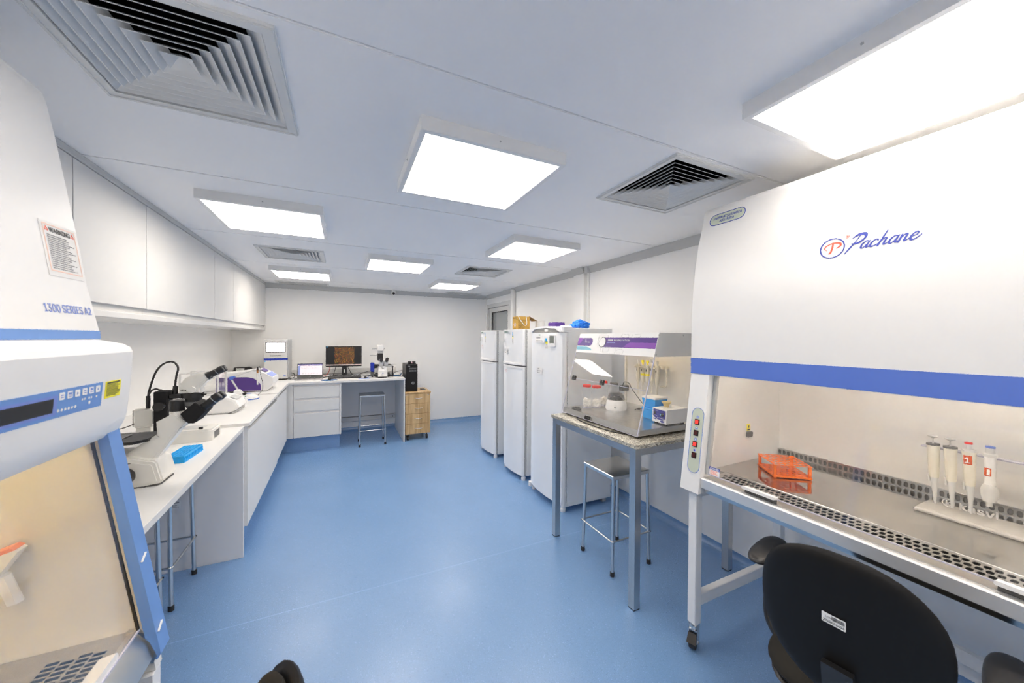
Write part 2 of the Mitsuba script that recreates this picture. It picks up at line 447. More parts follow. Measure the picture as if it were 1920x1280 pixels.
# ------------------------------------------------------------------ air diffusers
def diffuser(x, y, s, label, fine=True):
    t = thing('air_diffuser', label, 'vent', 'square ceiling air diffusers')
    z = ZC
    part(t, 'frame', cat(along_z(ring_poly(sbox(x - s / 2, y - s / 2, x + s / 2, y + s / 2), .034), z - .009, z), along_z(ring_poly(sbox(x - s / 2 + .004, y - s / 2 + .004, x + s / 2 - .004, y + s / 2 - .004), .008), z - .013, z - .009)), VENTM)
    part(t, 'duct', cat(along_z(ring_poly(sbox(x - s / 2 + .022, y - s / 2 + .022, x + s / 2 - .022, y + s / 2 - .022), .006), z + .0005, z + .26),
                         box(x - s / 2 + .022, x + s / 2 - .022, y - s / 2 + .022, y + s / 2 - .022, z + .262, z + .27)), DUCT)
    n, h, run = 8, .029, .040
    half = s / 2 - .034
    step = half / (n + .35)
    for i in range(n):
        o = half - .002 - i * step            # outer (lower) half width
        inn = max(o - run, 0.001)             # inner (upper) half width
        th = .0022
        blades = []
        for k in range(4):
            v = np.array([(-o, -o, z - .003), (o, -o, z - .003), (inn, -inn, z - .003 + h), (-inn, -inn, z - .003 + h)])
            w = v + np.array([0, th * 1.5, .0])
            if i == n - 1: w = v + np.array([0, .0008, -.0006])
            m = trimesh.Trimesh(np.vstack([v, w]), [(0, 1, 2), (0, 2, 3), (4, 6, 5), (4, 7, 6), (0, 4, 5), (0, 5, 1), (1, 5, 6), (1, 6, 2), (2, 6, 7), (2, 7, 3), (3, 7, 4), (3, 4, 0)], process=False)
            m.apply_transform(rotz(90 * k)); m.apply_translation((x, y, 0))
            blades.append(m)
        if fine:
            for m in blades: part(t, 'slat', m, VENTM)
        else:
            part(t, 'slat_ring', cat(blades), VENTM)
    return t
diffuser(*VENTS[0], 'large square aluminium air diffuser nearest the camera, above the blue-trimmed cabinet on the left')
diffuser(*VENTS[1], 'square aluminium air diffuser in the ceiling above the white cabinet with the script logo')
diffuser(*VENTS[2], 'small-looking square air diffuser far back on the left, near the wall cupboards', fine=False)
diffuser(*VENTS[3], 'square air diffuser far back on the right, in front of the door', fine=False)
for (x, y, a, b), lb in zip(GRILLES, ('flat perforated return grille against the back wall behind the back left ceiling lamp', 'flat perforated return grille in the back right corner of the ceiling by the door')):
    t = thing('return_grille', lb, 'vent', 'flat return grilles at the back wall')
    part(t, 'frame', along_z(ring_poly(sbox(x - a / 2, y - b / 2, x + a / 2, y + b / 2), .03), ZC - .006, ZC), VENTM)
    part(t, 'face', box(x - a / 2 + .028, x + a / 2 - .028, y - b / 2 + .028, y + b / 2 - .028, ZC - .004, ZC + .004), mat('grille_face', (.42, .43, .43), .6))

# ------------------------------------------------------------------ ceiling lamps
def lamp(x, y, label):
    t = thing('ceiling_light', label, 'ceiling light', 'square surface-mounted ceiling lights')
    h, z0 = .645 / 2, ZC - .055
    part(t, 'housing', cat(along_z(ring_poly(sbox(x - h, y - h, x + h, y + h), .022), z0, ZC), box(x - h + .021, x + h - .021, y - h + .021, y + h - .021, ZC - .02, ZC - .0005)), WPAINT)
    q = .60 / 2
    v = np.array([(x - q, y - q, z0 + .004), (x + q, y - q, z0 + .004), (x + q, y + q, z0 + .004), (x - q, y + q, z0 + .004)])
    part(t, 'diffuser', (v, [(0, 2, 1), (0, 3, 2)]), WPAINT, emitter=emit(LAMP))
    for sx, sy, ax in ((0, -1, 1), (-1, 0, 0)):
        c = np.array([x + sx * h, y + sy * h, z0 + .03]); d = np.array([sx, sy, 0.0])
        part(t, 'screw', cyl(c - d * .001, c + d * .0015, .004, n=10), GREYP)
lamp(1.597, .478, 'ceiling light nearest the camera at upper right, above the big white cabinet')
lamp(.582, 1.677, 'largest whole ceiling light, in the middle near the top of the picture')
lamp(-.442, 2.905, 'ceiling light over the left bench, second from the camera on the left')
lamp(1.555, 2.900, 'ceiling light on the right in front of the fridges')
lamp(.542, 4.132, 'middle ceiling light of the back group, in line with the monitor')
lamp(-.474, 5.302, 'ceiling light at the back left, closest to the wall cupboards and back wall')
lamp(1.535, 5.345, 'smallest ceiling light at the back right near the door')
lamp(-.45, .45, 'ceiling light above the left safety cabinet, outside the picture')
lamp(.58, -.75, 'ceiling light behind the camera')

t = thing('dome_camera', 'small white dome security camera with black lens at the top of the back wall', 'camera')
part(t, 'base', lathe([(0, 0), (.034, 0), (.034, .012), (.03, .05), (0, .05)], 24, (.79, 6.55, ZC - .05)), WPAINT, 40)
part(t, 'ball', ball((.79, 6.548, ZC - .058), .036), WPAINT, True)
part(t, 'lens', ball((.79, 6.528, ZC - .066), .023), BLACK, True)

# ================================================================== fitted furniture
# wall cupboards
CX = -1.10
ys = [(1.66, 2.295), (2.295, 2.954), (2.954, 4.24), (4.24, 4.86), (4.86, 6.646)]
cl = ['white wall cupboard partly hidden behind the left safety cabinet', 'white wall cupboard over the microscopes, second from the left', 'wide white wall cupboard in the middle of the row',
      'narrow white wall cupboard, second from the back wall', 'white wall cupboard that ends at the back wall']
for (a, b), lb in zip(ys, cl):
    t = thing('wall_cupboard', lb, 'wall cupboard', 'white wall cupboards along the left wall')
    part(t, 'body', box(LX, CX - .022, a + .001, b - .001, 1.728, ZC - .004), LAM)
    part(t, 'door', box(CX - .02, CX, a + .003, b - .003, 1.763, ZC - .035, .0015), LAM)
single('cupboard_rail', box(LX, CX - .002, 1.66, 6.645, 1.694, 1.726, .002), LAM, 'long white shelf board running under the wall cupboards', 'shelf')

# left bench in three runs, each stepped a little higher
def shear_x(m, k, y0):
    M = np.eye(4); M[0, 1] = k; M[0, 3] = -k * y0
    return tf(m, M)
K = -.0238
def slant(x0, x1, y0, y1, z0, z1, b=0.0, at_y=None):
    """A box whose long faces follow the bench front (which is not quite parallel to the wall); x1 is the front at y0."""
    y = np.array([y0, y1]); f = x1 + K * (y - y0)
    p = Polygon([(x0, y0), (f[0], y0), (f[1], y1), (x0, y1)])
    if b <= 0: return along_z(p, z0, z1)
    return cat(along_z(p, z0 + b, z1 - b), along_z(p.buffer(-b, join_style=2), z0, z1)) if False else hull([(X, Y, Z) for q, Z in ((p.buffer(-b, join_style=2), z0), (p, z0 + b), (p, z1 - b), (p.buffer(-b, join_style=2), z1)) for X, Y in q.exterior.coords[:-1]])
single('worktop', slant(LX, -.612, 1.50, 3.162, .918, .947, .0015), LAM, 'lowest white worktop in front on the left, carrying the microscopes and the blue tube rack', 'worktop')
single('side_panel', box(LX, -.652, 3.138, 3.163, 0, .918, .0015), LAMG, 'grey upright panel under the end of the near left worktop', 'panel')
t0 = 'side_panel'
Mlab = frame((-1.085, 3.1375, .43), (1, 0, 0), (0, 0, 1))
part(t0, 'inventory_sticker', decal(sbox(0, 0, .085, .05), Mlab, .0006), PAPER, label='small printed inventory sticker')
part(t0, 'sticker_print', cat(lines(Mlab, .008, .078, .034, .046, 1, .75, 3, 0), lines(Mlab, .008, .078, .005, .03, 4, .4, 4)), GINK)

def base_cabinet(y0, y1, xf, ztop, label, top_th=.026):
    t = thing('base_cabinet', label, 'base cabinet', 'white base cabinets of the left bench')
    z1 = ztop - top_th
    part(t, 'body', slant(LX + .012, xf - .030, y0 + .003, y1 - .003, .215, z1 - .001), LAM)
    part(t, 'side_panel', slant(xf - .032, xf - .008, y0 + .001, y0 + .022, .214, z1 - .001), LAM)
    part(t, 'side_panel', slant(xf - .032 + K * (y1 - y0), xf - .008 + K * (y1 - y0), y1 - .022, y1 - .001, .214, z1 - .001), LAM)
    d0, d1 = y0 + .025, y1 - .025
    part(t, 'door', slant(xf - .029 + K * .025, xf - .009 + K * .025, d0, d1, .216, z1 - .038, .001), LAM)
    part(t, 'handle_recess', slant(xf - .0295 + K * .03, xf - .027 + K * .03, d0 + .004, d1 - .04, z1 - .037, z1 - .004), RECESS, label='dark grip recess under the worktop edge')
    part(t, 'plinth', slant(LX + .012, xf - .105, y0, y1, 0, .213), FLOOR)
    return t
base_cabinet(3.165, 4.625, -.625, .968, 'long white base cabinet in the middle of the left bench, under the balance')
base_cabinet(4.64, 5.56, -.655, .9755, 'short white base cabinet by the corner of the left bench, under the purple device')
single('worktop', slant(LX, -.620, 3.155, 4.632, .943, .969, .0015), LAM, 'middle white worktop on the left, carrying the balance and the electrode stand', 'worktop')
single('worktop', along_z(Polygon([(LX, 4.634), (-.651, 4.634), (-.672, 5.60), (.853, 5.60), (.853, 6.645), (LX, 6.645)]), .950, .977), LAM,
       'L-shaped white worktop in the back corner, carrying the purple device, laptop and monitor', 'worktop')
ZB = .977
single('filler_panel', box(-.712, -.622, 5.622, 5.64, .216, .948, .001), LAM, 'narrow white filler panel in the inner corner of the benches', 'panel')
t = thing('drawer_cabinet', 'white three-drawer base cabinet under the laptop at the back bench', 'drawer cabinet')
part(t, 'body', box(-.620, -.049, 5.645, 6.60, .217, .948), LAM)
for z0, z1 in ((.753, .912), (.572, .722), (.218, .541)):
    d = part(t, 'drawer', box(-.612, -.051, 5.621, 5.642, z0, z1, .0012), LAM)
part(t, 'rail', box(-.62, -.049, 5.641, 5.6445, .217, .946), LAMG, label='grey recessed grip strips between the drawers')
part(t, 'plinth', box(-.79, -.052, 5.75, 6.60, 0, .215), FLOOR)
t = thing('knee_hole_frame', 'white end panels and grey back panel of the open knee space under the back bench', 'desk frame')
part(t, 'end_panel', box(.832, .852, 5.62, 6.62, 0, .949, .001), LAM)
part(t, 'end_panel', box(-.048, -.030, 5.615, 6.62, .214, .949, .001), LAM)
part(t, 'back_panel', box(-.029, .831, 6.585, 6.603, .255, .949), LAMG, label='grey back panel')
part(t, 'top_rail', box(-.029, .831, 6.565, 6.584, .87, .949), LAMG)
part('wall_back', 'raceway', box(-.028, .83, 6.60, 6.648, .165, .238, .003), LAM)
for y0, x in ((.19, .78), (.21, .78)):
    part('wall_back', 'socket', box(x, x + .012, 6.597, 6.600, y0, y0 + .012), BLACK)
part('wall_back', 'raceway', box(LX + .05, .846, 6.605, 6.649, .992, 1.070, .003), LAM)
part('wall_back', 'raceway_lid', box(LX + .05, .846, 6.600, 6.604, .998, 1.028, .001), LGREY)

# oak pedestal on castors
t = thing('drawer_pedestal', 'light oak four-drawer pedestal on black castors at the end of the back bench', 'drawer unit')
PX0, PX1, PY0, PY1 = .862, 1.243, 5.635, 6.12
part(t, 'body', box(PX0, PX1, PY0 + .02, PY1, .095, .728), WOOD)
part(t, 'top', box(PX0 - .006, PX1 + .008, PY0 - .012, PY1 + .005, .729, .752, .003), WOOD)
for i, (z0, z1) in enumerate(((.572, .724), (.415, .569), (.257, .412), (.100, .254))):
    d = part(t, 'drawer', box(PX0 + .001, PX1 - .001, PY0, PY0 + .018, z0, z1, .0015), WOOD)
    zc, xc = (z0 + z1) / 2 + .01, (PX0 + PX1) / 2 + .005
    part(d, 'handle', tube(smooth_path([(xc - .055, PY0, zc), (xc - .045, PY0 - .016, zc - .001), (xc, PY0 - .022, zc - .006), (xc + .045, PY0 - .016, zc - .001), (xc + .055, PY0, zc)], 6), .0045, 8), ALU, 50, label='curved satin metal handle')
part(t, 'lock', cyl((PX1 - .035, PY0, .700), (PX1 - .035, PY0 - .008, .700), .009, n=16), CHROME, 40)
part(t, 'badge', box(PX0 + .004, PX0 + .05, PY0 - .002, PY0, .705, .716, .001), LGREY)
for x in (PX0 + .045, PX1 - .045):
    for y in (PY0 + .055, PY1 - .06):
        c = part(t, 'castor', cat(cyl((x - .012, y, .0275), (x + .012, y, .0275), .027, n=20), cyl((x, y, .05), (x, y, .094), .008, n=10), box(x - .018, x + .018, y - .012, y + .02, .05, .06)), BLACK, 40)

# ------------------------------------------------------------------ stools
def stool(x0, x1, y0, y1, h, label, ring_z=.25, r=.0115, square=False):
    """Steel stool; the four legs stand at the corners (x0..x1, y0..y1) and lean in to the seat."""
    t = thing('stool', label, 'stool', 'steel laboratory stools')
    cx, cy, k = (x0 + x1) / 2, (y0 + y1) / 2, .93
    hx, hy = (x1 - x0) / 2, (y1 - y0) / 2
    part(t, 'seat', box(cx - hx * k - .012, cx + hx * k + .012, cy - hy * k - .012, cy + hy * k + .012, h - .028, h, .004), STEEL if not square else CHROME)
    ring = []
    for sx, sy in ((-1, -1), (1, -1), (1, 1), (-1, 1)):
        a, b = np.array([cx + sx * hx, cy + sy * hy, .0]), np.array([cx + sx * hx * k, cy + sy * hy * k, h - .02])
        d = b - a
        part(t, 'leg', cyl(a + d * .02, b, r, n=16), CHROME, 40)
        part(t, 'rubber_foot', cyl(a, a + d * .045, r * 1.28, n=16), RUBBER, 40)
        ring.append(a + d * (ring_z / h))
    pts = []
    for i in range(4):
        p, q = ring[i], ring[(i + 1) % 4]
        o = np.array([(p[0] - cx), (p[1] - cy), 0]); o /= np.linalg.norm(o)
        pp = p + o * .016
        e0 = (ring[i - 1] - p) / np.linalg.norm(ring[i - 1] - p); e1 = (q - p) / np.linalg.norm(q - p)
        pts += [pp + e0 * .022, pp, pp + e1 * .022]
    part(t, 'foot_ring', tube(pts, .0062, 10, closed=True), CHROME, 50)
    return t
stool(.213, .566, 5.61, 5.925, .745, 'steel stool with grey seat standing in the knee space of the back bench', ring_z=.235)
stool(1.640, 1.972, 1.862, 2.188, .672, 'polished steel stool standing under the granite table', ring_z=.24, square=True)
stool(-1.245, -.905, 2.705, 3.060, .67, 'steel stool pushed under the left worktop, next to the grey panel', ring_z=.26)
stool(-1.25, -.915, 2.26, 2.60, .67, 'steel stool under the left worktop half hidden by the blue-framed cabinet', ring_z=.26)

# ================================================================== fridges
def fridge(y0, y1, zs, label, single_door=False):
    t = thing('refrigerator', label, 'refrigerator', 'white upright refrigerators along the right wall')
    top = 1.695
    part(t, 'body', box(1.862, 2.38, y0 + .004, y1 - .004, .045, top - (0 if not single_door else -.003), .004), FRIDGES)
    ym, w = (y0 + y1) / 2, (y1 - y0) / 2
    f = lambda y: 1.770 + .040 * abs((y - ym) / w) ** 2.2
    yy = np.linspace(y0 + .012, y1 - .012, 15)
    prof = [(1.853, y0)] + [(1.828, y0)] + [(f(y), y) for y in yy] + [(1.828, y1), (1.853, y1)]
    spans = zs
    for i, (a, b) in enumerate(spans):
        d = part(t, 'door', along_z(Polygon(prof), a, b), FRIDGE, 30)
        part(d, 'edge_trim', along_z(Polygon([(1.852, y0 - .001), (1.852, y0 + .004), (1.832, y0 + .004), (1.832, y0 - .001)]), a, b), GREYP if not single_door else WPAINT)
        if not single_door:
            zz = (a + .004, a + .022) if i == 0 else (b - .022, b - .004)
            hp = Polygon([(f(y) - .011, y) for y in yy] + [(f(y) + .002, y) for y in yy[::-1]])
            part(d, 'handle_lip', along_z(hp, *zz), WPAINT, 30)
    part(t, 'gasket', box(1.853, 1.863, y0 + .008, y1 - .008, .06, 1.69), GASKET)
    for yy_ in (y0 + .03, y1 - .03):
        part(t, 'foot', lathe([(0, 0), (.024, 0), (.026, .03), (.02, .035), (.02, .05), (0, .05)], 18, (1.838, yy_, 0)), WPAINT, 40)
    for yy_ in (y0 + .05, y1 - .05):
        part(t, 'foot', box(2.3, 2.34, yy_ - .02, yy_ + .02, 0, .046), GREYP)
    return t, f

def face(f, y, z):
    """Frame lying on a curved refrigerator door at (y, z): u to the right in the picture (-y), v up."""
    dx = (f(y + .01) - f(y - .01)) / .02
    return frame((f(y) - .0006, y, z), (-dx, -1, 0), (0, 0, 1))

def thermometer(t, f, y, z, w=.048, h=.075):
    M = face(f, y, z)
    d = part(t, 'thermometer', decal(rrect(-w / 2 - .004, -h / 2 - .014, w / 2 + .006, h / 2, .006), M, .014), WPAINT)
    part(d, 'display', decal(sbox(-w / 2, -h * .30, w / 2 - .006, h / 2 - .006), M, .001, .014), LCD)

def energy_label(t, f, y, z, w=.032, h=.13, blue=True):
    M = face(f, y, z)
    e = part(t, 'energy_label', decal(sbox(0, 0, w, h), M, .0005), PAPER)
    part(e, 'blue_band', decal(sbox(0, h * .74, w * .45, h), M, .0005, .0006), CYAN)
    part(e, 'green_band', decal(sbox(0, h * .62, w * .7, h * .70), M, .0005, .0006), GREENINK)
    part(e, 'yellow_band', decal(sbox(0, h * .48, w * .7, h * .60), M, .0005, .0006), YELLOW)
    part(e, 'print', cat(lines(M, .001, w - .001, 0, h * .42, 4, .35, 5)), GINK)

def notice(t, f, y, z, w, h, n, ink, seed):
    M = face(f, y, z)
    e = part(t, 'notice', decal(sbox(0, 0, w, h), M, .0005), PAPER)
    part(e, 'print', lines(M, w * .06, w * .94, h * .08, h * .92, n, .27, seed, .5), ink)

t, f = fridge(4.35, 4.872, [(1.29, 1.695), (.055, 1.278)], 'narrow-looking white two-door refrigerator at the far end of the row')
part(t, 'badge', decal(sbox(0, 0, .22, .022), face(f, 4.83, 1.662), .002), BADGE)
thermometer(t, f, 4.795, 1.585); energy_label(t, f, 4.62, 1.535); notice(t, f, 4.78, 1.445, .07, .055, 4, PINKINK, 2)
part(t, 'cap', box(1.80, 2.0, 4.36, 4.86, 1.695, 1.701), WPAINT)
t, f = fridge(3.53, 4.055, [(1.292, 1.695), (.055, 1.278)], 'white two-door refrigerator in the middle of the row, under the yellow box')
part(t, 'badge', decal(sbox(0, 0, .235, .022), face(f, 4.015, 1.66), .002), BADGE)
thermometer(t, f, 3.975, 1.565); energy_label(t, f, 3.735, 1.535); notice(t, f, 4.015, 1.41, .185, .07, 3, GINK, 6); notice(t, f, 3.955, 1.185, .075, .045, 3, PINKINK, 8)
part(t, 'cap', box(1.80, 2.0, 3.54, 4.05, 1.695, 1.701), WPAINT)
t, f = fridge(2.73, 3.340, [(.07, 1.655)], 'largest white single-door refrigerator, nearest the workstation, with blue gloves on top', True)
ym = 3.035
arch = [(-.305, 0), (-.29, .030), (-.20, .052), (0, .060), (.20, .052), (.29, .030), (.305, 0)]
part(t, 'top_cap', cat(along_x(affinity.translate(Polygon(arch + [(.275, 0), (.19, .034), (0, .043), (-.19, .034), (-.275, 0)]).buffer(0), ym, 1.658), 1.785, 1.87), along_x(affinity.translate(Polygon(arch), ym, 1.66), 1.815, 1.90)), FRIDGE, 30)
part(t, 'control_strip', along_x(affinity.translate(Polygon([(-.272, .001), (-.188, .033), (0, .042), (.188, .033), (.272, .001)]), ym, 1.659), 1.800, 1.814), mat('strip_grey', (.30, .30, .29), .4), label='grey control strip')
part(t, 'control_button', box(1.790, 1.805, 2.985, 3.04, 1.664, 1.692, .003), WPAINT)
part(t, 'hinge_cap', box(1.80, 1.915, 2.729, 2.80, 1.658, 1.718, .014), FRIDGE, 30)
part(t, 'hinge_cap', box(1.80, 1.90, 3.27, 3.339, 1.658, 1.70, .014), FRIDGE, 30)
part(t, 'corner_bracket', box(1.815, 1.88, 2.731, 2.775, .045, .085, .006), WPAINT)
part(t, 'corner_bracket', box(1.78, 1.86, 3.30, 3.338, .03, .085, .006), WPAINT)
part(t, 'side_moulding', cyl((1.838, 2.742, .09), (1.838, 2.742, 1.65), .016, n=14), WPAINT, 40)
thermometer(t, f, 2.862, 1.583, .07, .095); energy_label(t, f, 2.985, 1.50, .062, .10)
notice(t, f, 3.19, 1.555, .22, .07, 2, GINK, 9); notice(t, f, 3.16, 1.245, .13, .065, 3, GINK, 10)
Mb = face(f, 3.12, 1.625)
part(t, 'badge', cat(decal(sbox(0, .003, .035, .011), Mb, .001), ), GREENINK); part(t, 'badge', decal(sbox(.005, -.024, .03, -.006), Mb, .001), GINK)

# things on the refrigerators
t = thing('sharps_box', 'yellow cardboard sharps disposal box with open flap on the middle refrigerator', 'box')
bx0, bx1, by0, by1, bz = 1.915, 2.085, 3.90, 4.035, 1.7015
part(t, 'carton', box(bx0, bx1, by0, by1, bz, bz + .165, .001), MUSTARD)
M = frame((bx0 - .0003, by1, bz), (0, -1, 0), (0, 0, 1))
part(t, 'symbol', cat(decal(affinity.rotate(sbox(.045, .04, .09, .085), 45), M, .0006)), PAPER)
part(t, 'symbol_mark', cat(decal(Point(.0675, .068).buffer(.010), M, .0005, .0007), decal(sbox(.058, .052, .077, .060), M, .0005, .0007)), BRICK)
part(t, 'print', cat(lines(M, .012, .125, .138, .152, 1, .8, 2, 0), decal(sbox(0, .124, .135, .127), M, .0006), decal(sbox(.03, .012, .1, .018), M, .0006)), CARDB)
M = frame((bx0, by0 - .0003, bz), (1, 0, 0), (0, 0, 1))
part(t, 'print', cat(lines(M, .01, .16, .015, .12, 8, .45, 7, .5), decal(sbox(0, .124, .17, .127), M, .0006)), CARDB)
part(t, 'flap', hull([(bx1 - .002, by0, bz + .165), (bx1 - .002, by1, bz + .165), (bx1 + .10, by0 - .01, bz + .115), (bx1 + .10, by1, bz + .115), (bx1, by0, bz + .167), (bx1, by1, bz + .167), (bx1 + .10, by0 - .01, bz + .117), (bx1 + .10, by1, bz + .117)]), CARDB)
part(t, 'strap', tube(smooth_path([(bx0 + .01, by0 - .004, bz + .165), (bx0 + .06, by0 - .008, bz + .09), (bx0 + .10, by0 - .008, bz + .055), (bx0 + .125, by0 - .008, bz + .075), (bx0 + .12, by0 - .004, bz + .165)], 6), .005, 6), PAPER, 50)
single('white_canister', lathe([(0, 0), (.06, 0), (.06, .118), (.056, .123), (0, .123)], 28, (2.25, 3.93, 1.6955)), WPAINT, 'white round canister behind the yellow box on the middle refrigerator', 'canister', 40)
single('purple_box', box(1.955, 2.08, 3.11, 3.245, 1.6985, 1.765, .006), PURPLE, 'small purple box standing on the nearest refrigerator behind its top cap', 'box')
# crumpled gloves
g = trimesh.creation.icosphere(subdivisions=4, radius=1.0)
v = np.array(g.vertices); n1 = meshkit.fbm(v * 1.6 + 3, 4, 5); n2 = np.abs(meshkit.fbm(v * 3.4 + 9, 3, 11) - .5)
v *= (0.55 + .75 * n1 - .9 * n2)[:, None]
v = v * [.085, .11, .062]; v[:, 2] = np.maximum(v[:, 2] + .022, 0) * 1.05
g.vertices = v + np.array([2.07, 2.85, 1.6990])
parts = [g]
for a, l in ((0.3, .09), (1.2, .08), (2.4, .09), (3.6, .10), (4.6, .10), (5.5, .08)):
    d = np.array([math.cos(a), math.sin(a), 0]); c = np.array([2.07, 2.85, 1.7145])
    parts.append(tube(smooth_path([c + d * .04, c + d * (l * .8) + np.array([0, 0, .012]), c + d * (l + .012)], 5), np.linspace(.0145, .008, 11), 8))
single('nitrile_gloves', cat(parts), GLOVE, 'crumpled blue nitrile gloves lying on the nearest refrigerator', 'gloves', 40)

# ================================================================== granite table
t = thing('granite_table', 'steel-framed table with speckled granite top under the workstation', 'table')
part(t, 'top', box(1.528, 2.50, 1.545, 2.478, .958, .984, .003), GRANITE)
for y in (1.562, 2.422):
    for x in (1.540, 2.395):
        part(t, 'leg', box(x, x + .048, y, y + .048, .006, .957, .002), STEEL)
        part(t, 'foot', box(x + .002, x + .046, y + .002, y + .046, 0, .007), RUBBER)
part(t, 'rail', box(1.542, 1.568, 1.61, 2.422, .912, .957, .002), STEEL)
part(t, 'rail', box(2.41, 2.436, 1.61, 2.422, .912, .957, .002), STEEL)
part(t, 'rail', box(1.588, 2.395, 1.564, 1.59, .912, .957, .002), STEEL)
part(t, 'rail', box(1.588, 2.395, 2.43, 2.456, .912, .957, .002), STEEL)

# ================================================================== DNA workstation
WY0, WY1, WX = 1.635, 2.465, 2.30
fx = lambda z: 1.622 + (z - 1.0) * .285
Mf = frame((fx(1.0) - .001, WY1, 1.0), (0, -1, 0), (.285, 0, 1.0))      # u: to the right in the picture, v: up the slope
S = math.sqrt(1 + .285 ** 2)
t = thing('pcr_workstation', 'clear-fronted workstation hood with purple lettering on the granite table', 'workstation')
part(t, 'base_pan', along_y(Polygon([(fx(1.0) + .012, 1.000), (fx(1.035) + .012, 1.036), (WX, 1.036), (WX, 1.000)]), WY0, WY1), STEEL)
for y in (WY0 + .03, WY1 - .03):
    for x in (1.665, 2.25):
        part(t, 'foot', cyl((x, y, .985), (x, y, 1.0), .016, n=14), RUBBER, 40)
part(t, 'header', along_y(Polygon([(fx(1.487), 1.487), (fx(1.640), 1.640), (WX, 1.640), (WX, 1.487)]).difference(Polygon([(fx(1.487) + .006, 1.480), (fx(1.63) + .004, 1.628), (WX - .012, 1.628), (WX - .012, 1.480)])), WY0 + .003, WY1 - .003), LGREY)
for y in (WY0, WY1 - .003):
    part(t, 'header_side', along_y(Polygon([(fx(1.487), 1.487), (fx(1.640), 1.640), (WX, 1.640), (WX, 1.487)]), y, y + .003), LGREY)
W = WY1 - WY0
v0, v1 = .487 * S, .640 * S
hp = part(t, 'front_plate', decal(sbox(0, v0, W, v1), Mf, .0012), WPAINT, label='white printed front plate')
u0 = W * .335
part(hp, 'purple_panel', cat(decal(sbox(u0 + .035, v0 + .052, W - .004, v0 + .126).union(Point(u0 + .035, v0 + .089).buffer(.0)), Mf, .0008, .0014)), PURPLE)
part(hp, 'violet_panel', decal(Polygon([(W - .29, v0 + .053), (W - .004, v0 + .053), (W - .004, v0 + .090), (W - .235, v0 + .090), (W - .262, v0 + .078)]), Mf, .0008, .0023), VIOLET)
part(hp, 'ring', decal(Point(u0 + .03, v0 + .089).buffer(.040, quad_segs=16), Mf, .0008, .0024), DARKINK)
part(hp, 'ring_disc', decal(Point(u0 + .03, v0 + .089).buffer(.0365, quad_segs=16), Mf, .0008, .0034), WPAINT)
part(hp, 'lettering', cat(text('DNA', .0125, Mf @ trimesh.transformations.translation_matrix((0, 0, .0024)), u0 + .085, v0 + .100, .25, bold=True, sx=1.5), text('WORKSTATION', .0115, Mf @ trimesh.transformations.translation_matrix((0, 0, .0024)), u0 + .15, v0 + .100, .25, sx=1.35)), PAPER)
part(hp, 'fine_print', lines(Mf, u0 + .085, u0 + .17, v0 + .083, v0 + .090, 1, .4, 3, .1, .0024), PERI)
bad = sbox(.0, v0 + .058, .155, v0 + .122).buffer(0).union(rrect(.06, v0 + .058, .19, v0 + .122, .03))
part(hp, 'badge', decal(bad, Mf, .0008, .0014), PURPLE)
part(hp, 'badge_accent', decal(Point(.0, v0 + .122).buffer(.055, quad_segs=10).intersection(bad), Mf, .0006, .0023), VIOLET)
part(hp, 'badge_mark', cat(decal(sbox(.095, v0 + .078, .099, v0 + .104), Mf, .0006, .0024), decal(Point(.098, v0 + .106).buffer(.004), Mf, .0006, .0024), text('loccus', .011, Mf @ trimesh.transformations.translation_matrix((0, 0, .0024)), .106, v0 + .083)), PAPER)
rings = [rrect(.25, v0 + .05, .33, v0 + .135, .03), rrect(.25, v0 + .10, .36, v0 + .148, .02), rrect(.30, v0 + .015, .40, v0 + .075, .028), rrect(.33, v0 + .004, .47, v0 + .05, .022), rrect(.50, v0 + .128, .57, v0 + .15, .02), rrect(.60, v0 + .126, .68, v0 + .15, .02), rrect(.48, v0 + .004, .55, v0 + .04, .02)]
part(hp, 'outline_pattern', decal(unary_union([ring_poly(r, .0009) for r in rings]), Mf, .0005, .0014), GINK)
part(hp, 'teal_band', decal(Polygon([(.0, v0 + .022), (.0, v0 + .05), (.13, v0 + .05), (.165, v0 + .042), (.205, v0 + .022)]), Mf, .0005, .0014), TEAL)
for M_, pos in ((None, [(1.80, 1.625), (2.02, 1.625), (1.775, 1.50)]),):
    part(t, 'screw', cat([cyl((x, WY0 + .001, z), (x, WY0 - .003, z), .0055, n=10) for x, z in pos]), GREYP, 40)
# clear sheets
fv = lambda u, v: tuple((Mf @ np.array([u, v, 0.0, 1.0]))[:3])
q = np.array([fv(0, 0.0), fv(W, 0.0), fv(W, v0), fv(0, v0)]) + np.array([.003, 0, 0])
part(t, 'front_sheet', (q, [(0, 1, 2), (0, 2, 3)]), PANE, label='slanted clear front sheet')
part(t, 'sheet_edge', cat(decal(sbox(W - .002, .0, W + .004, v0), Mf, .005, -.005), decal(sbox(-.003, 0, .002, v0), Mf, .004, -.004), decal(sbox(0, .0, W, .003), Mf, .005, -.005)), EDGE)
for y in (WY0 + .005, WY1 - .005):
    q = np.array([(fx(1.037) + .012, y, 1.037), (WX - .01, y, 1.037), (WX - .01, y, 1.487), (fx(1.487) + .006, y, 1.487)])
    part(t, 'side_sheet', (q, [(0, 1, 2), (0, 2, 3)]), PANE)
part(t, 'flap_edge', cat(decal(sbox(.065, .276 * S, W - .01, .279 * S), Mf, .003, -.002)), EDGE)
for u in (.065, .41):
    h = part(t, 'hinge', cat(decal(rrect(u - .02, .262 * S, u + .02, .298 * S, .004), Mf, .012, -.002)), BLACK)
    part(h, 'screw', cat([decal(Point(u + a, (.28 + b) * S).buffer(.0035), Mf, .001, .0102) for a in (-.011, .011) for b in (-.011, .011)]), CHROME)
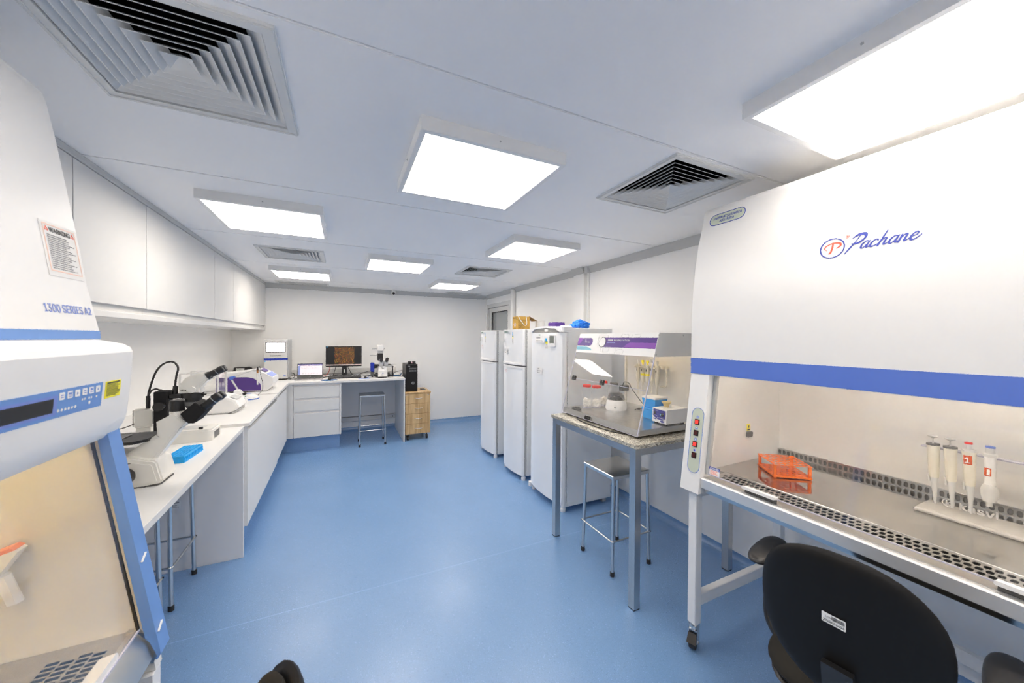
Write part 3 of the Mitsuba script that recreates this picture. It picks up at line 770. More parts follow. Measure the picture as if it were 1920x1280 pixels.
part(t, 'rivet', cat([decal(Point(.012, v).buffer(.004), Mf, .002, .0) for v in (.34, .44)]), GREYP)
part(t, 'back_plate', box(WX - .008, WX, WY0, WY1, 1.036, 1.49), mat('plate_white', (.80, .785, .75), .35))
part(t, 'back_plate_edge', box(WX - .016, WX - .009, WY1 - .03, WY1 - .006, 1.04, 1.486), IVORY)
so = part(t, 'socket_plate', decal(sbox(.30, .003, .37, .030), Mf, .003, -.006), LGREY)
part(so, 'socket', cat([decal(affinity.scale(Point(.318 + .017 * i, .017).buffer(.007), 1, .75), Mf, .001, -.0028) for i in range(3)]), DARKINK)
part(t, 'tube_lamp', cyl((1.93, WY0 + .04, 1.575), (1.93, WY1 - .06, 1.575), .008, n=8), WPAINT, emitter=emit(TUBE_DNA))
part(t, 'lamp_batten', box(1.90, 1.96, WY0 + .03, WY1 - .05, 1.59, 1.626, .003), WPAINT)
# left steel side strip and cable under the pan
zb = 1.0365
def jar(x, y, r, h, fill, lid, label, seed):
    t = thing('jar', label, 'jar', 'glass jars of white tubes in the workstation')
    part(t, 'glass', lathe([(.001, .002), (r * .94, .002), (r, .008), (r, h * .84), (r * .93, h * .90), (r * .84, h * .93), (r * .84, h)], 24, (x, y, zb)), PANE, True)
    part(t, 'base', lathe([(0, 0), (r * .95, 0), (r * .95, .003), (0, .003)], 24, (x, y, zb)), EDGE, 40)
    part(t, 'lid', lathe([(0, h - .002), (r * .93, h - .002), (r * .95, h + .002), (r * .95, h + .013), (r * .88, h + .017), (0, h + .017)], 24, (x, y, zb)), lid, 40)
    r_ = np.random.default_rng(seed)
    ms = []
    for i in range(120):
        a, q = r_.random() * 6.283, math.sqrt(r_.random()) * (r * .80)
        z = .012 + r_.random() * fill * (1 - .45 * (q / r))
        d = r_.normal(size=3); d /= np.linalg.norm(d)
        L = .010
        c = np.array([x + q * math.cos(a), y + q * math.sin(a), zb + z])
        e0, e1 = c - d * L, c + d * L
        for e in (e0, e1):
            k = math.hypot(e[0] - x, e[1] - y)
            if k > r * .88: e[:2] = np.array([x, y]) + (e[:2] - [x, y]) * r * .88 / k
            e[2] = max(e[2], zb + .006)
        ms.append(cyl(e0, e1, .0035, .0055, n=6))
    part(t, 'tubes', cat(ms), TISSUE, 40, kind='stuff', label='loose white sample tubes')
jar(1.805, 2.372, .036, .17, .075, RED, 'red-lidded jar of white tubes, leftmost of the jars in the workstation', 1)
jar(1.880, 2.345, .038, .162, .062, RED, 'red-lidded jar of white tubes in front, second from the left', 2)
jar(1.985, 2.385, .036, .19, .075, RED, 'tallest red-lidded jar, third from the left in the workstation', 3)
jar(2.065, 2.345, .036, .175, .05, DGREY, 'jar with a dark lid half hidden behind the mini centrifuge', 4)

t = thing('mini_centrifuge', 'white mini centrifuge with smoked round lid inside the workstation', 'centrifuge')
c = (1.965, 2.205, zb)
part(t, 'body', lathe([(0, 0), (.078, 0), (.083, .012), (.078, .05), (.072, .075), (.066, .082), (0, .082)], 32, c), WPAINT, 40)
part(t, 'lid', lathe([(.068, .078), (.066, .10), (.055, .125), (.035, .138), (.001, .142)], 28, c), SMOKE, True)
part(t, 'rotor', lathe([(0, .083), (.05, .085), (.03, .105), (.008, .112), (0, .112)], 20, c), DGREY, 40)
part(t, 'hinge_block', box(c[0] + .045, c[0] + .075, c[1] - .02, c[1] + .02, zb + .08, zb + .12, .004), WPAINT)
part(t, 'logo', cyl((c[0] - .058, c[1] - .054, zb + .03), (c[0] - .0605, c[1] - .0565, zb + .03), .008, n=14), GREYP, 40)
t = thing('power_adapter', 'black plug-in power adapter and thin cable behind the mini centrifuge', 'adapter')
part(t, 'block', box(2.212, 2.289, 2.405, 2.448, 1.140, 1.188, .003), DGREY)
part(t, 'cable', tube(smooth_path([(2.23, 2.42, 1.188), (2.23, 2.40, 1.222), (2.235, 2.35, 1.215), (2.24, 2.32, 1.17), (2.24, 2.24, 1.10), (2.22, 2.15, 1.041), (2.15, 2.16, 1.040), (2.12, 2.08, 1.040), (2.2, 2.05, 1.04), (2.18, 2.13, 1.043), (2.09, 2.13, 1.04)], 7), .0025, 6), BLACK, 50)
single('tube_strip', cat(box(1.655, 1.70, 2.30, 2.37, zb, zb + .012, .002), *[cyl((1.664 + .013 * i, 2.308 + .0108 * j, zb + .012), (1.664 + .013 * i, 2.308 + .0108 * j, zb + .018), .004, n=8) for i in range(3) for j in range(6)]), DGREY, 'small dark grey tube rack in the front left corner of the workstation', 'tube rack')

# pipettes hanging on a rack
t = thing('pipette_rack', 'ivory pipette hanger fixed to the back of the workstation', 'pipette rack')
part(t, 'bar', box(2.21, 2.29, 1.975, 2.245, 1.365, 1.385, .004), IVORY)
part(t, 'loop', tube(smooth_path([(2.26, 2.02, 1.375), (2.24, 1.965, 1.37), (2.235, 1.955, 1.30), (2.24, 1.962, 1.235), (2.26, 2.03, 1.225)], 6), .007, 8), IVORY, 50)
def pipette(parent_label, x, y, z, button, tilt=0.0, group=None, body=WPAINT, band=None):
    """Hanging pipette, tip at z."""
    t = thing('pipette', parent_label, 'pipette', group)
    L = lambda pr, m, nm, sm=40: part(t, nm, tf(lathe(pr, 16), M), m, sm)
    M = trimesh.transformations.translation_matrix((x, y, z)) @ np.diag([1.28, 1.28, 1.0, 1.0])
    L([(0, 0), (.0025, 0), (.0045, .075), (.008, .10), (0, .10)], IVORY, 'tip_cone')
    L([(0, .10), (.010, .10), (.0125, .118), (.0125, .215), (.0145, .235), (.013, .243), (0, .243)], body, 'handle')
    L([(0, .243), (.0055, .243), (.0055, .258), (.0088, .260), (.0088, .276), (.007, .279), (0, .279)], button, 'plunger')
    part(t, 'finger_hook', tf(box(-.03, -.012, -.006, .006, .218, .230, .003), M), IVORY)
    if band: L([(.0128, .155), (.0133, .157), (.0133, .170), (.0128, .172)], band, 'colour_band')
    part(t, 'volume_window', tf(box(-.0132, -.0120, -.004, .002, .190, .208), M), DARKINK)
    return t
g_ = 'pipettes hanging in the workstation'
for i, (y, bt, bd, lb) in enumerate(((2.205, WPAINT, None, 'pipette with a white button, leftmost on the hanger'), (2.155, YELLOW, YELLOW, 'pipette with yellow button and band, second on the hanger'), (2.105, YELLOW, YELLOW, 'pipette with yellow button and band, third on the hanger'),
                                    (2.062, LGREY, None, 'pipette fourth on the hanger, behind the clear edge'), (2.008, LGREY, None, 'pipette at the right end of the hanger, beside the ivory loop'))):
    pipette(lb, 2.195, y, 1.150 + (.012 if i == 3 else 0), bt, 0, g_, IVORY, bd)
# blue boxes
def cool_box(z, label):
    t = thing('cool_box', label, 'box', 'stacked blue boxes')
    part(t, 'tray', hull([(X, Y, Z) for (a, Z) in ((.052, z), (.060, z + .062)) for X in (2.005 - a, 2.005 + a) for Y in (1.855 - a, 1.855 + a)]), ICEBLUE)
    return t
t = cool_box(zb, 'lower of the two stacked blue boxes beside the vortex mixer')
part(t, 'lid', box(1.943, 2.067, 1.793, 1.917, zb + .0625, zb + .078, .003), ICEBLUE)
t = cool_box(zb + .079, 'upper blue box with a white lid on top of the stack')
part(t, 'lid', box(1.943, 2.067, 1.793, 1.917, zb + .1415, zb + .156, .003), WPAINT)
# vortex mixer
t = thing('vortex_mixer', 'white vortex mixer with navy panel and beige cup in the workstation', 'mixer')
p0 = np.array([(1.893, 1.772), (1.886, 1.648), (2.085, 1.648), (2.085, 1.772)])
part(t, 'housing', hull([(x + (.006 if x < 2 else 0) * (z > 1.1), y, z) for x, y in p0 for z in (zb + .010, zb + .102)]), WPAINT)
Mv = frame((1.8905, 1.770, zb + .012), (-.007, -.122, 0), (.006, 0, .092))
pn = part(t, 'panel', decal(Polygon([(.008, .083), (.112, .083), (.112, .030), (.085, .018), (.05, .020), (.02, .030), (.008, .040)]), Mv, .0012), NAVY)
part(pn, 'switch', decal(sbox(.016, .048, .030, .068), Mv, .002, .0013), DARKINK)
part(pn, 'knob', decal(Point(.09, .055).buffer(.011), Mv, .010, .0013), DARKINK); part(pn, 'knob_face', decal(Point(.083, .055).buffer(.006), Mv, .001, .0115), TEAL)
part(pn, 'frame_lines', decal(ring_poly(sbox(.013, .042, .05, .074), .0008), Mv, .0004, .0013), PAPER)
part(pn, 'lettering', text('Agitador de Tubos', .0055, Mv @ trimesh.transformations.translation_matrix((0, 0, .0013)), .045, .028), PAPER)
part(t, 'badge', decal(affinity.scale(Point(.09, .010).buffer(.016), 1, .42), Mv, .001), NAVY)
part(t, 'print', decal(sbox(.010, .016, .036, .022), Mv, .0006), NAVY)
part(t, 'cup', lathe([(0, 0), (.018, 0), (.018, .012), (.022, .022), (.030, .030), (.030, .036), (.024, .034), (.016, .026), (0, .024)], 24, (1.985, 1.735, zb + .1025)), BEIGE, 40)
part(t, 'foot', cat([cyl((x, y, zb), (x, y, zb + .011), .012, n=12) for x in (1.91, 2.06) for y in (1.67, 1.75)]), RUBBER, 40)

single('cable', tube(smooth_path([(1.66, 2.30, .990), (1.60, 2.20, .9885), (1.585, 2.0, .9885), (1.60, 1.85, .9885), (1.64, 1.76, .9885), (1.72, 1.74, .9885)], 7), .0035, 7), BLACK, 'thin black cable lying on the granite under the front of the workstation', 'cable', 50)

# ================================================================== right safety cabinet
CY0, CY1, CB = -.42, 1.300, 2.46
hood_pts = [(1.668, 1.420), (1.667, 1.505), (1.667, 1.62), (1.670, 1.75), (1.677, 1.86), (1.692, 1.98), (1.713, 2.09), (1.739, 2.185), (1.757, 2.262), (1.766, 2.283), (1.782, 2.295)]
hz, hx = [p[1] for p in hood_pts], [p[0] for p in hood_pts]
def on_hood(m, lift=0.0008):
    """Wraps a mesh laid out as u = -y, v = z, n = thickness onto the curved hood front."""
    m = m.copy(); v = np.array(m.vertices)
    m.vertices = np.stack([np.interp(v[:, 1], hz, hx) - lift - v[:, 2], -v[:, 0], v[:, 1]], 1)
    return m
I4 = np.eye(4)
t = thing('safety_cabinet', 'large white biological safety cabinet with a blue stripe and script logo on the right', 'safety cabinet')
hood = part(t, 'hood', along_y(Polygon(hood_pts + [(CB, 2.295), (CB, 1.52), (1.80, 1.52), (1.74, 1.420)]), CY0, CY1), WPAINT, 30)
part(t, 'stripe', on_hood(trimesh.util.concatenate([decal(sbox(-CY1, 1.422, -CY0, 1.503), I4, .0012)])), BLUE, label='blue stripe along the lower hood edge')
badge = rrect(-1.258, 2.190, -1.075, 2.247, .0285)
badge = affinity.skew(badge, 0, 0)
part(hood, 'name_plate', on_hood(decal(badge, I4, .0006)), LABELG)
part(hood, 'name_plate_rim', on_hood(decal(ring_poly(badge.buffer(.0012), .0032), I4, .0005), .0015), INK)
part(hood, 'name_plate_text', cat(on_hood(text('CABINE DE SEGURANÇA', .0115, I4, -1.1665, 2.221, .3, True, True, .0005, width=.145), .0015), on_hood(text('BIOLÓGICA', .0115, I4, -1.1665, 2.203, .3, True, True, .0005, width=.073), .0015)), INK)
# logo
def stroke(pts, w, n=7):
    p = smooth_path([(a, b, 0) for a, b in pts], n)[:, :2]
    ws = np.interp(np.linspace(0, 1, len(p)), np.linspace(0, 1, len(w)), w)
    out = [Point(p[i]).buffer(ws[i] / 2, quad_segs=4) for i in range(len(p))]
    segs = [unary_union([out[i], out[i + 1]]).convex_hull for i in range(len(p) - 1)]
    return unary_union(segs)
def script(letters, x0, y0, h, sh):
    shapes, x = [], x0
    G = {'P': (1.65, [([(.25, 1.75), (.75, 2.15), (1.5, 2.1), (1.75, 1.6), (1.35, 1.0), (.7, .85), (.45, .95)], [.10, .34, .40, .24, .30, .22, .10]), ([(1.0, 1.95), (.75, 1.0), (.45, .3), (.15, -.45)], [.10, .12, .26, .12])]),
         'a': (1.0, [([(.80, .85), (.45, 1.0), (.12, .60), (.15, .12), (.45, .08), (.80, .85)], [.12, .16, .22, .22, .14, .10]), ([(.84, .95), (.72, .25), (.85, .06), (1.08, .3)], [.14, .24, .18, .08])]),
         'c': (.95, [([(.78, .80), (.55, 1.0), (.18, .66), (.16, .12), (.5, .04), (1.0, .36)], [.16, .14, .22, .24, .18, .08])]),
         'h': (1.05, [([(.05, 0), (.20, .9), (.34, 1.95)], [.24, .22, .12]), ([(.10, .35), (.42, .92), (.66, .86), (.60, .25), (.74, .05), (1.08, .34)], [.10, .14, .20, .24, .18, .08])]),
         'n': (1.05, [([(.04, .80), (.16, .92), (.10, 0)], [.10, .2, .22]), ([(.12, .40), (.45, .94), (.68, .86), (.60, .25), (.74, .05), (1.08, .34)], [.10, .14, .20, .24, .18, .08])]),
         'e': (1.0, [([(.14, .42), (.62, .66), (.60, .96), (.34, .98), (.10, .5), (.24, .06), (.62, .08), (1.08, .56)], [.10, .12, .14, .16, .22, .24, .16, .08])])}
    for ch in letters:
        adv, st = G[ch]
        for pts, w in st:
            g = stroke([(a, b) for a, b in pts], w)
            shapes.append(affinity.translate(affinity.scale(affinity.affine_transform(g, [1, sh, 0, 1, 0, 0]), h, h, origin=(0, 0)), x, y0))
        x += adv * h
    return unary_union(shapes)
logo = script('Pachane', -.672, 1.932, .0245, .35)
lg = part(hood, 'logo', on_hood(decal(Point(-.711, 1.951).buffer(.0385, quad_segs=24).difference(Point(-.711, 1.951).buffer(.0348, quad_segs=24)), I4, .0006)), INK, label='round blue emblem with red letter and blue script lettering')
part(hood, 'logo_letter', on_hood(decal(stroke([(-.728, 1.946), (-.735, 1.953), (-.729, 1.963), (-.710, 1.970), (-.690, 1.967), (-.686, 1.957), (-.698, 1.948)], [.002, .003, .003, .004, .006, .006, .002]).union(stroke([(-.709, 1.969), (-.711, 1.950), (-.716, 1.934), (-.722, 1.932)], [.005, .006, .006, .002])), I4, .0006)), REDINK)
part(hood, 'logo_script', on_hood(decal(logo, I4, .0006)), INK)
part(hood, 'registered_mark', cat(on_hood(decal(Point(-.667, 1.985).buffer(.0055).difference(Point(-.667, 1.985).buffer(.0047)), I4, .0005)), on_hood(text('R', .0055, I4, -.667, 1.9825, 0, True, False, .0005))), REDINK)

# slanted side posts
pa, pb = np.array([1.594, .828]), np.array([1.669, 1.419])
def post(y0, y1):
    return along_y(Polygon([tuple(pa), tuple(pb), (pb[0] + .06, pb[1]), (pa[0] + .085, pa[1])]), y0, y1)
pl = part(t, 'side_post', post(1.196, 1.300), WPAINT, label='slanted white side post with the switch panel')
part(t, 'side_post', post(CY0, CY0 + .10), WPAINT)
d_ = (pb - pa) / np.linalg.norm(pb - pa)
Ms = frame((pa[0] - .0004, 1.300, pa[1]), (0, -1, 0), (d_[0], 0, d_[1]))
oval = rrect(.030, .095, .098, .425, .034, 10)
part(pl, 'switch_plate', decal(oval, Ms, .001), LABELG)
part(pl, 'switch_plate_rim', decal(ring_poly(oval, .0025), Ms, .0006, .001), INKL)
for i, v in enumerate((.338, .282, .226, .170)):
    part(pl, 'switch', decal(rrect(.051, v, .0755, v + .028, .002), Ms, .004, .001), BLACK)
    m = decal(sbox(.0545, v + .004, .072, v + .024), Ms, .002, .005)
    if i in (0, 2):
        part(pl, 'switch_key', m, RED, emitter=emit((.75, .02, .02)), label='lit red rocker switch')
    else:
        part(pl, 'switch_key', m, REDSW, label='unlit dark red rocker switch')
    cc = (.063, v + .0385)
    part(pl, 'switch_icon', decal(Point(cc).buffer(.0075), Ms, .0006, .001), INKL if i < 3 else PERI)
    part(pl, 'switch_icon', decal((Point(cc).buffer(.0045).difference(Point(cc).buffer(.0032)), Point(cc).buffer(.0048).difference(sbox(cc[0] - .01, cc[1] - .01, cc[0] + .01, cc[1])), affinity.scale(Point(cc).buffer(.0042), .6, 1), Point(cc).buffer(.0045))[i], Ms, .0004, .0016), PAPER if i < 3 else INK)

# chamber
part(t, 'side_wall', along_y(Polygon([(1.70, .86), (1.745, 1.45), (CB, 1.52), (CB, .86)]), 1.272, 1.299), WPAINT)
part(t, 'side_wall', along_y(Polygon([(1.70, .86), (1.745, 1.45), (CB, 1.52), (CB, .86)]), CY0, CY0 + .03), WPAINT)
part(t, 'back_wall', box(2.425, 2.445, CY0 + .03, 1.272, .935, 1.52), WPAINT)
part(t, 'outer_back', box(2.448, CB, CY0, CY1, .80, 1.52), WPAINT)
cham = part(t, 'chamber_ceiling', box(1.80, 2.44, CY0 + .03, 1.272, 1.49, 1.519), LGREY)
part(t, 'tube_lamp', cyl((1.86, CY0 + .15, 1.475), (1.86, 1.15, 1.475), .011, n=8), WPAINT, emitter=emit(TUBE_CAB))
part(t, 'work_surface', box(1.815, 2.425, CY0 + .03, 1.271, .885, .901), MIRROR, label='mirror-polished steel work surface')
def slots(y0, y1, pitch, xs, w, l, stagger=True):
    out = []
    n = int((y1 - y0) / pitch)
    for j, x in enumerate(xs):
        for i in range(n):
            y = y0 + (i + .5) * pitch + (pitch / 2 if stagger and j % 2 else 0)
            if y + w < y1: out.append((x, y))
    return out
gp = sbox(1.628, CY0 + .10, 1.812, 1.195)
holes_ = unary_union([rrect(x - .012, y - .0075, x + .012, y + .0075, .0065, 2) for x, y in slots(CY0 + .14, 1.175, .0215, (1.722, 1.753, 1.784), .01, .02)])
part(t, 'front_grille', along_z(gp.difference(holes_), .905, .9075), STEEL, label='perforated steel front grille')
part(t, 'grille_lip', cyl((1.813, CY0 + .1, .907), (1.813, 1.195, .907), .0035, n=10), CHROME, 40)
part(t, 'grille_trough', cat(box(1.64, 1.815, CY0 + .09, 1.196, .865, .87), box(1.81, 1.814, CY0 + .1, 1.195, .871, .903)), DGREY)
bh = unary_union([rrect(y - .0075, .9055, y + .0075, .931, .007, 2) for y in np.arange(CY0 + .06, 1.26, .0225)])
part(t, 'rear_grille', along_x(sbox(CY0 + .031, .901, 1.271, .936).difference(bh), 2.414, 2.417), STEEL, label='slotted steel strip along the back')
part(t, 'rear_gap', box(2.421, 2.424, CY0 + .03, 1.271, .901, .935), DGREY)
part(t, 'rear_grille_top', box(2.412, 2.426, CY0 + .031, 1.271, .9362, .939), CHROME)
rail = [(1.612, .862), (1.612, .905), (1.616, .911), (1.626, .911), (1.630, .905), (1.630, .862)]
part(t, 'front_rail', along_y(Polygon(rail), CY0 + .1, 1.194), RAIL, 30, label='bright steel front rail')
part(t, 'rail_step', box(1.632, 1.637, CY0 + .1, 1.194, .9078, .913, .001), CHROME)
part(t, 'under_tray', cat(box(1.645, CB - .02, CY0 + .03, 1.27, .83, .862), box(1.640, 1.652, CY0 + .1, 1.19, .838, .861)), CHROME)
# sash
ga, gb = np.array([1.652, .925]), np.array([1.714, 1.421])
q = np.array([(ga[0], 1.192, ga[1]), (ga[0], CY0 + .1, ga[1]), (gb[0], CY0 + .1, gb[1]), (gb[0], 1.192, gb[1])])
sash = part(t, 'sash', (q, [(0, 1, 2), (0, 2, 3)]), PANE, label='clear front sash with two white handles')
gd = (gb - ga) / np.linalg.norm(gb - ga)
Mg = frame((ga[0] - .001, 1.192, ga[1]), (0, -1, 0), (gd[0], 0, gd[1]))
part(t, 'sash_channel', decal(sbox(-.002, .0, .012, .50), Mg, .02, -.012), GREYP)
part(sash, 'edge', decal(sbox(0, 0, 1.51, .004), Mg, .006, -.005), EDGE)
for u in (.192, .880):
    h = part(sash, 'handle', cat(decal(rrect(u, .002, u + .135, .014, .004), Mg, .030, .0015)), WPAINT)
    part(h, 'underside', decal(sbox(u + .003, -.022, u + .132, .0015), Mg, .006, .003), DGREY)
st = part(sash, 'sticker', decal(rrect(.012, .002, .068, .043, .003), Mg, .0007, .0), PAPER, label='small ATENÇÃO sticker')
part(st, 'band', decal(sbox(.013, .030, .067, .042), Mg, .0004, .0008), INK)
part(st, 'heading', text('ATENÇÃO', .0072, Mg @ trimesh.transformations.translation_matrix((0, 0, .0012)), .040, .0325, 0, True, True, .0003), PAPER)
part(st, 'rim', decal(ring_poly(rrect(.012, .002, .068, .043, .003), .0009), Mg, .0003, .0012), INK)
part(st, 'print', lines(Mg, .018, .062, .006, .028, 4, .35, 12, .3, .0008), REDINK)
Mw = frame((2.12, 1.2715, 1.04), (1, 0, 0), (0, 0, 1))
part(t, 'wall_socket', decal(rrect(-.022, 0, .022, .030, .004), Mw, .012), DGREY)
ys_ = part(t, 'wall_sticker', decal(sbox(-.017, .034, .015, .072), Mw, .0008), YELLOW)
part(ys_, 'print', cat(decal(sbox(-.013, .037, .011, .043), Mw, .0004, .0009), decal(Polygon([(-.004, .050), (.002, .050), (.004, .064), (-.006, .064)]), Mw, .0004, .0009)), DARKINK)
# stand
for x in (1.634, 2.385):
    for y in (1.234, CY0 + .03):
        part(t, 'leg', box(x, x + .046, y, y + .046, .125, .829, .003), WPAINT)
for y in (1.238, CY0 + .034):
    part(t, 'cross_bar', box(1.681, 2.384, y, y + .038, .215, .275, .003), WPAINT)
    part(t, 'bar_plate', box(2.376, 2.3845, y - .006, y + .044, .205, .285, .001), WPAINT)
part(t, 'beam', box(2.40, 2.43, CY0 + .076, 1.233, .215, .275, .003), WPAINT)
part(t, 'top_beam', cat(box(1.68, 2.385, 1.236, 1.276, .785, .829, .002), box(2.39, 2.425, CY0 + .08, 1.23, .785, .829, .002)), WPAINT)
def castor(x, y, deg):
    M = at(x, y, 0, deg)
    k = part(t, 'castor', tf(cat(lathe([(0, .098), (.024, .098), (.026, .112), (.02, .124), (0, .124)], 20)), M), CHROME, 40)
    part(k, 'fork', tf(cat(box(-.024, .02, -.0205, -.0175, .03, .10), box(-.024, .02, .0175, .0205, .03, .10), box(-.024, .02, -.0205, .0205, .094, .1)), M), CHROME)
    part(k, 'wheel', tf(cyl((-.012, -.015, .037), (-.012, .015, .037), .037, n=24), M), RUBBER, 40)
    part(k, 'axle', tf(cyl((-.012, -.026, .037), (-.012, .026, .037), .006, n=12), M), CHROME, 40)
    part(k, 'brake', tf(hull([(-.035, -.019, .088), (-.035, .019, .088), (-.062, -.022, .050), (-.062, .022, .050), (-.028, -.019, .084), (-.028, .019, .084), (-.054, -.022, .046), (-.054, .022, .046)]), M), BLACK)
for x, y, a in ((1.657, 1.257, 25), (2.408, 1.257, 60), (1.657, CY0 + .053, 0), (2.408, CY0 + .053, 90)):
    castor(x, y, a)

# tube rack in the cabinet
t = thing('tube_rack', 'orange plastic tube rack standing on the mirror-like steel work surface', 'tube rack')
o = np.array([1.974, 1.057, .9015]); ux, uy = np.array([.093, .153]), np.array([.134, -.104])
Lx, Ly = np.linalg.norm(ux), np.linalg.norm(uy)
Mr = frame(o, (*uy, 0), (*ux, 0))
nx, ny = 6, 6
def plate(r, full=True):
    g = sbox(0, 0, Ly, Lx)
    hs = [Point((i + .5 + (.25 if j % 2 else -.1)) * Ly / nx * .96 + .006, (j + .5) * Lx / ny).buffer(r, quad_segs=3) for i in range(nx) for j in range(ny)]
    return g.difference(unary_union(hs).intersection(sbox(.004, .004, Ly - .004, Lx - .004)))
part(t, 'top_plate', tf(along_z(plate(.0122), .064, .067), Mr), ORANGE)
part(t, 'bottom_plate', tf(along_z(plate(.0078), .010, .013), Mr), ORANGE)
for u, v in ((.008, .008), (Ly - .008, .008), (.008, Lx - .008), (Ly - .008, Lx - .008)):
    part(t, 'post', tf(cat(box(u - .006, u + .006, v - .006, v + .006, .013, .064, .001), box(u - .006, u + .006, v - .006, v + .006, 0, .010)), Mr), ORANGE)
part(t, 'edge_rail', tf(cat(box(0, Ly, 0, .002, .004, .010), box(0, .002, 0, Lx, .004, .010)), Mr), ORANGE)

# pipette stand in the cabinet
t = thing('pipette_stand', 'low clear-and-grey pipette stand at the right of the cabinet work surface', 'pipette stand')
part(t, 'base', box(2.13, 2.29, .20, .615, .9015, .918, .006), mat('stand_grey', (.50, .49, .47), .25))
q = np.array([(2.235, .612, .925), (2.235, .22, .925), (2.235, .22, 1.178), (2.235, .612, 1.178)])
part(t, 'clear_plate', (q, [(0, 1, 2), (0, 2, 3)]), PANE)
part(t, 'shelf', box(2.1985, 2.232, .215, .615, 1.158, 1.163, .001), EDGE)
Mk = frame((2.1285, .60, .9035), (0, -1, 0), (0, 0, 1))
Mk2 = frame((2.232, .60, .9195), (0, -1, 0), (0, 0, 1))
part(t, 'lettering', cat(text('kasvi', .026, Mk2, .082, .008, 0, False, True, .003, width=.095), decal(Point(.056, .021).buffer(.017).difference(Point(.056, .021).buffer(.0138)), Mk2, .003), text('k', .017, Mk2, .056, .0125, 0, True, True, .003)), WPAINT)
def big_pipette(x, y, z, label, knob, stem, badge=None, group='pipettes on the stand in the safety cabinet', wide=1.0):
    t = thing('pipette', label, 'pipette', group)
    M = trimesh.transformations.translation_matrix((x, y, z)) @ rot(-2, (1, 0, 0))
    L = lambda pr, m, nm, **k: part(t, nm, tf(lathe(pr, 18), M), m, 40, **k)
    L([(0, 0), (.004, 0), (.0055, .03), (.0095, .085), (.011, .105), (0, .105)], LGREY, 'tip_cone')
    L([(0, .105), (.0125, .105), (.0145, .12), (.0175, .222), (.0185, .235), (0, .235)], IVORY, 'handle')
    part(t, 'hook', tf(box(.006, .036, -.010, .010, .225, .236, .003), M), LGREY)
    part(t, 'ejector', tf(box(-.005, .005, .011, .018, .085, .118, .002), M), LGREY)
    L([(0, .2355), (.0188, .2355), (.0188, .243), (0, .243)], DGREY if knob == 'mushroom' else LGREY, 'collar')
    if knob == 'mushroom':
        L([(0, .243), (.0026, .243), (.0026, .262), (.004, .264), (.0145, .271), (.0145, .274), (0, .276)], LGREY, 'plunger')
    else:
        L([(0, .243), (.0085, .243), (.0085, .264), (0, .264)], LGREY, 'plunger')
        L([(0, .2642), (.0105, .2642), (.0105, .271), (0, .271)], stem, 'button')
    if badge is not None:
        a = np.linspace(-.65, .65, 7) + math.pi
        r0 = .0172
        v = np.array([(r0 * math.cos(q) - .0006, r0 * math.sin(q), zz) for zz in (.188, .222) for q in a])
        f = [(i, i + 8, i + 1) for i in range(6)] + [(i, i + 7, i + 8) for i in range(6)]
        v[7:, :2] *= 1.03
        part(t, 'volume_label', trimesh.Trimesh(np.vstack([tf(trimesh.Trimesh(v, f, process=False), M).vertices]), f, process=False), {'type': 'twosided', 'b': {'type': 'ref', 'id': BRICK}}, True)
        Mn = M @ frame((-.0198, .0, .192), (0, -1, 0), (0, 0, 1))
        part(t, 'number', text(badge, .020, Mn, 0, .003, 0, True, True, .0006), PAPER)
    return t
big_pipette(2.178, .566, .940, 'pipette with a mushroom-shaped plunger, leftmost on the stand', 'mushroom', LGREY)
big_pipette(2.176, .520, .940, 'pipette with a mushroom-shaped plunger, second from the left on the stand', 'mushroom', LGREY)
big_pipette(2.178, .474, .940, 'pipette with a red button and rust-coloured label reading 1 on the stand', 'plain', RED, '1')
t = thing('pipette_controller', 'large-volume pipette with a bulbous lower end, rightmost on the stand', 'pipette', 'pipettes on the stand in the safety cabinet')
M = trimesh.transformations.translation_matrix((2.178, .432, .985))
for nm, pr, m in (('tip', [(0, 0), (.008, 0), (.008, .018), (0, .018)], LGREY), ('bulb', [(0, .018), (.015, .018), (.018, .03), (.0215, .045), (.0215, .062), (.018, .075), (.014, .082), (0, .082)], LGREY), ('handle', [(0, .082), (.0135, .082), (.0145, .185), (0, .185)], WPAINT), ('collar', [(0, .1852), (.0175, .1852), (.0175, .194), (.011, .198), (.011, .218), (0, .218)], LGREY), ('button', [(0, .2182), (.012, .2182), (.012, .224), (0, .224)], INKL)):
    part(t, nm, tf(lathe(pr, 20), M), m, 40)
part(t, 'hook', tf(box(.004, .034, -.010, .010, .180, .188, .003), M), LGREY)
Mn = M @ frame((-.0152, .006, .115), (0, -1, 0), (0, 0, 1))
part(t, 'volume_label', decal(rrect(-.004, 0, .012, .030, .002), Mn, .001), BRICK)
part(t, 'number', cat(decal(sbox(.002, .004, .009, .026), Mn, .0008, .001)), PAPER)

# ================================================================== left safety cabinet
HY0, HY1 = -.42, 1.450
t = thing('safety_cabinet', 'white biological safety cabinet with light blue frame and control panel at the left edge', 'safety cabinet')
up = [(-.641, 1.587), (-.643, 1.612), (-.667, 1.735), (-.682, 1.841), (-.709, 2.018), (-.730, 2.155), (-.748, 2.249), (-.757, 2.272), (-.775, 2.288), (-.80, 2.292), (LX + .01, 2.292), (LX + .01, 1.587)]
uz, uxx = [p[1] for p in up[:10]], [p[0] for p in up[:10]]
upper = part(t, 'upper_housing', along_y(Polygon(up), HY0, HY1), WPAINT, 30)
def on_upper(m, lift=.0008):
    m = m.copy(); v = np.array(m.vertices)
    m.vertices = np.stack([np.interp(v[:, 1], uz, uxx) + lift + v[:, 2], v[:, 0], v[:, 1]], 1)
    return m
part(upper, 'stripe', on_upper(decal(sbox(HY0, 1.589, HY1, 1.6125), I4, .001)), BLUE2, label='light blue stripe')
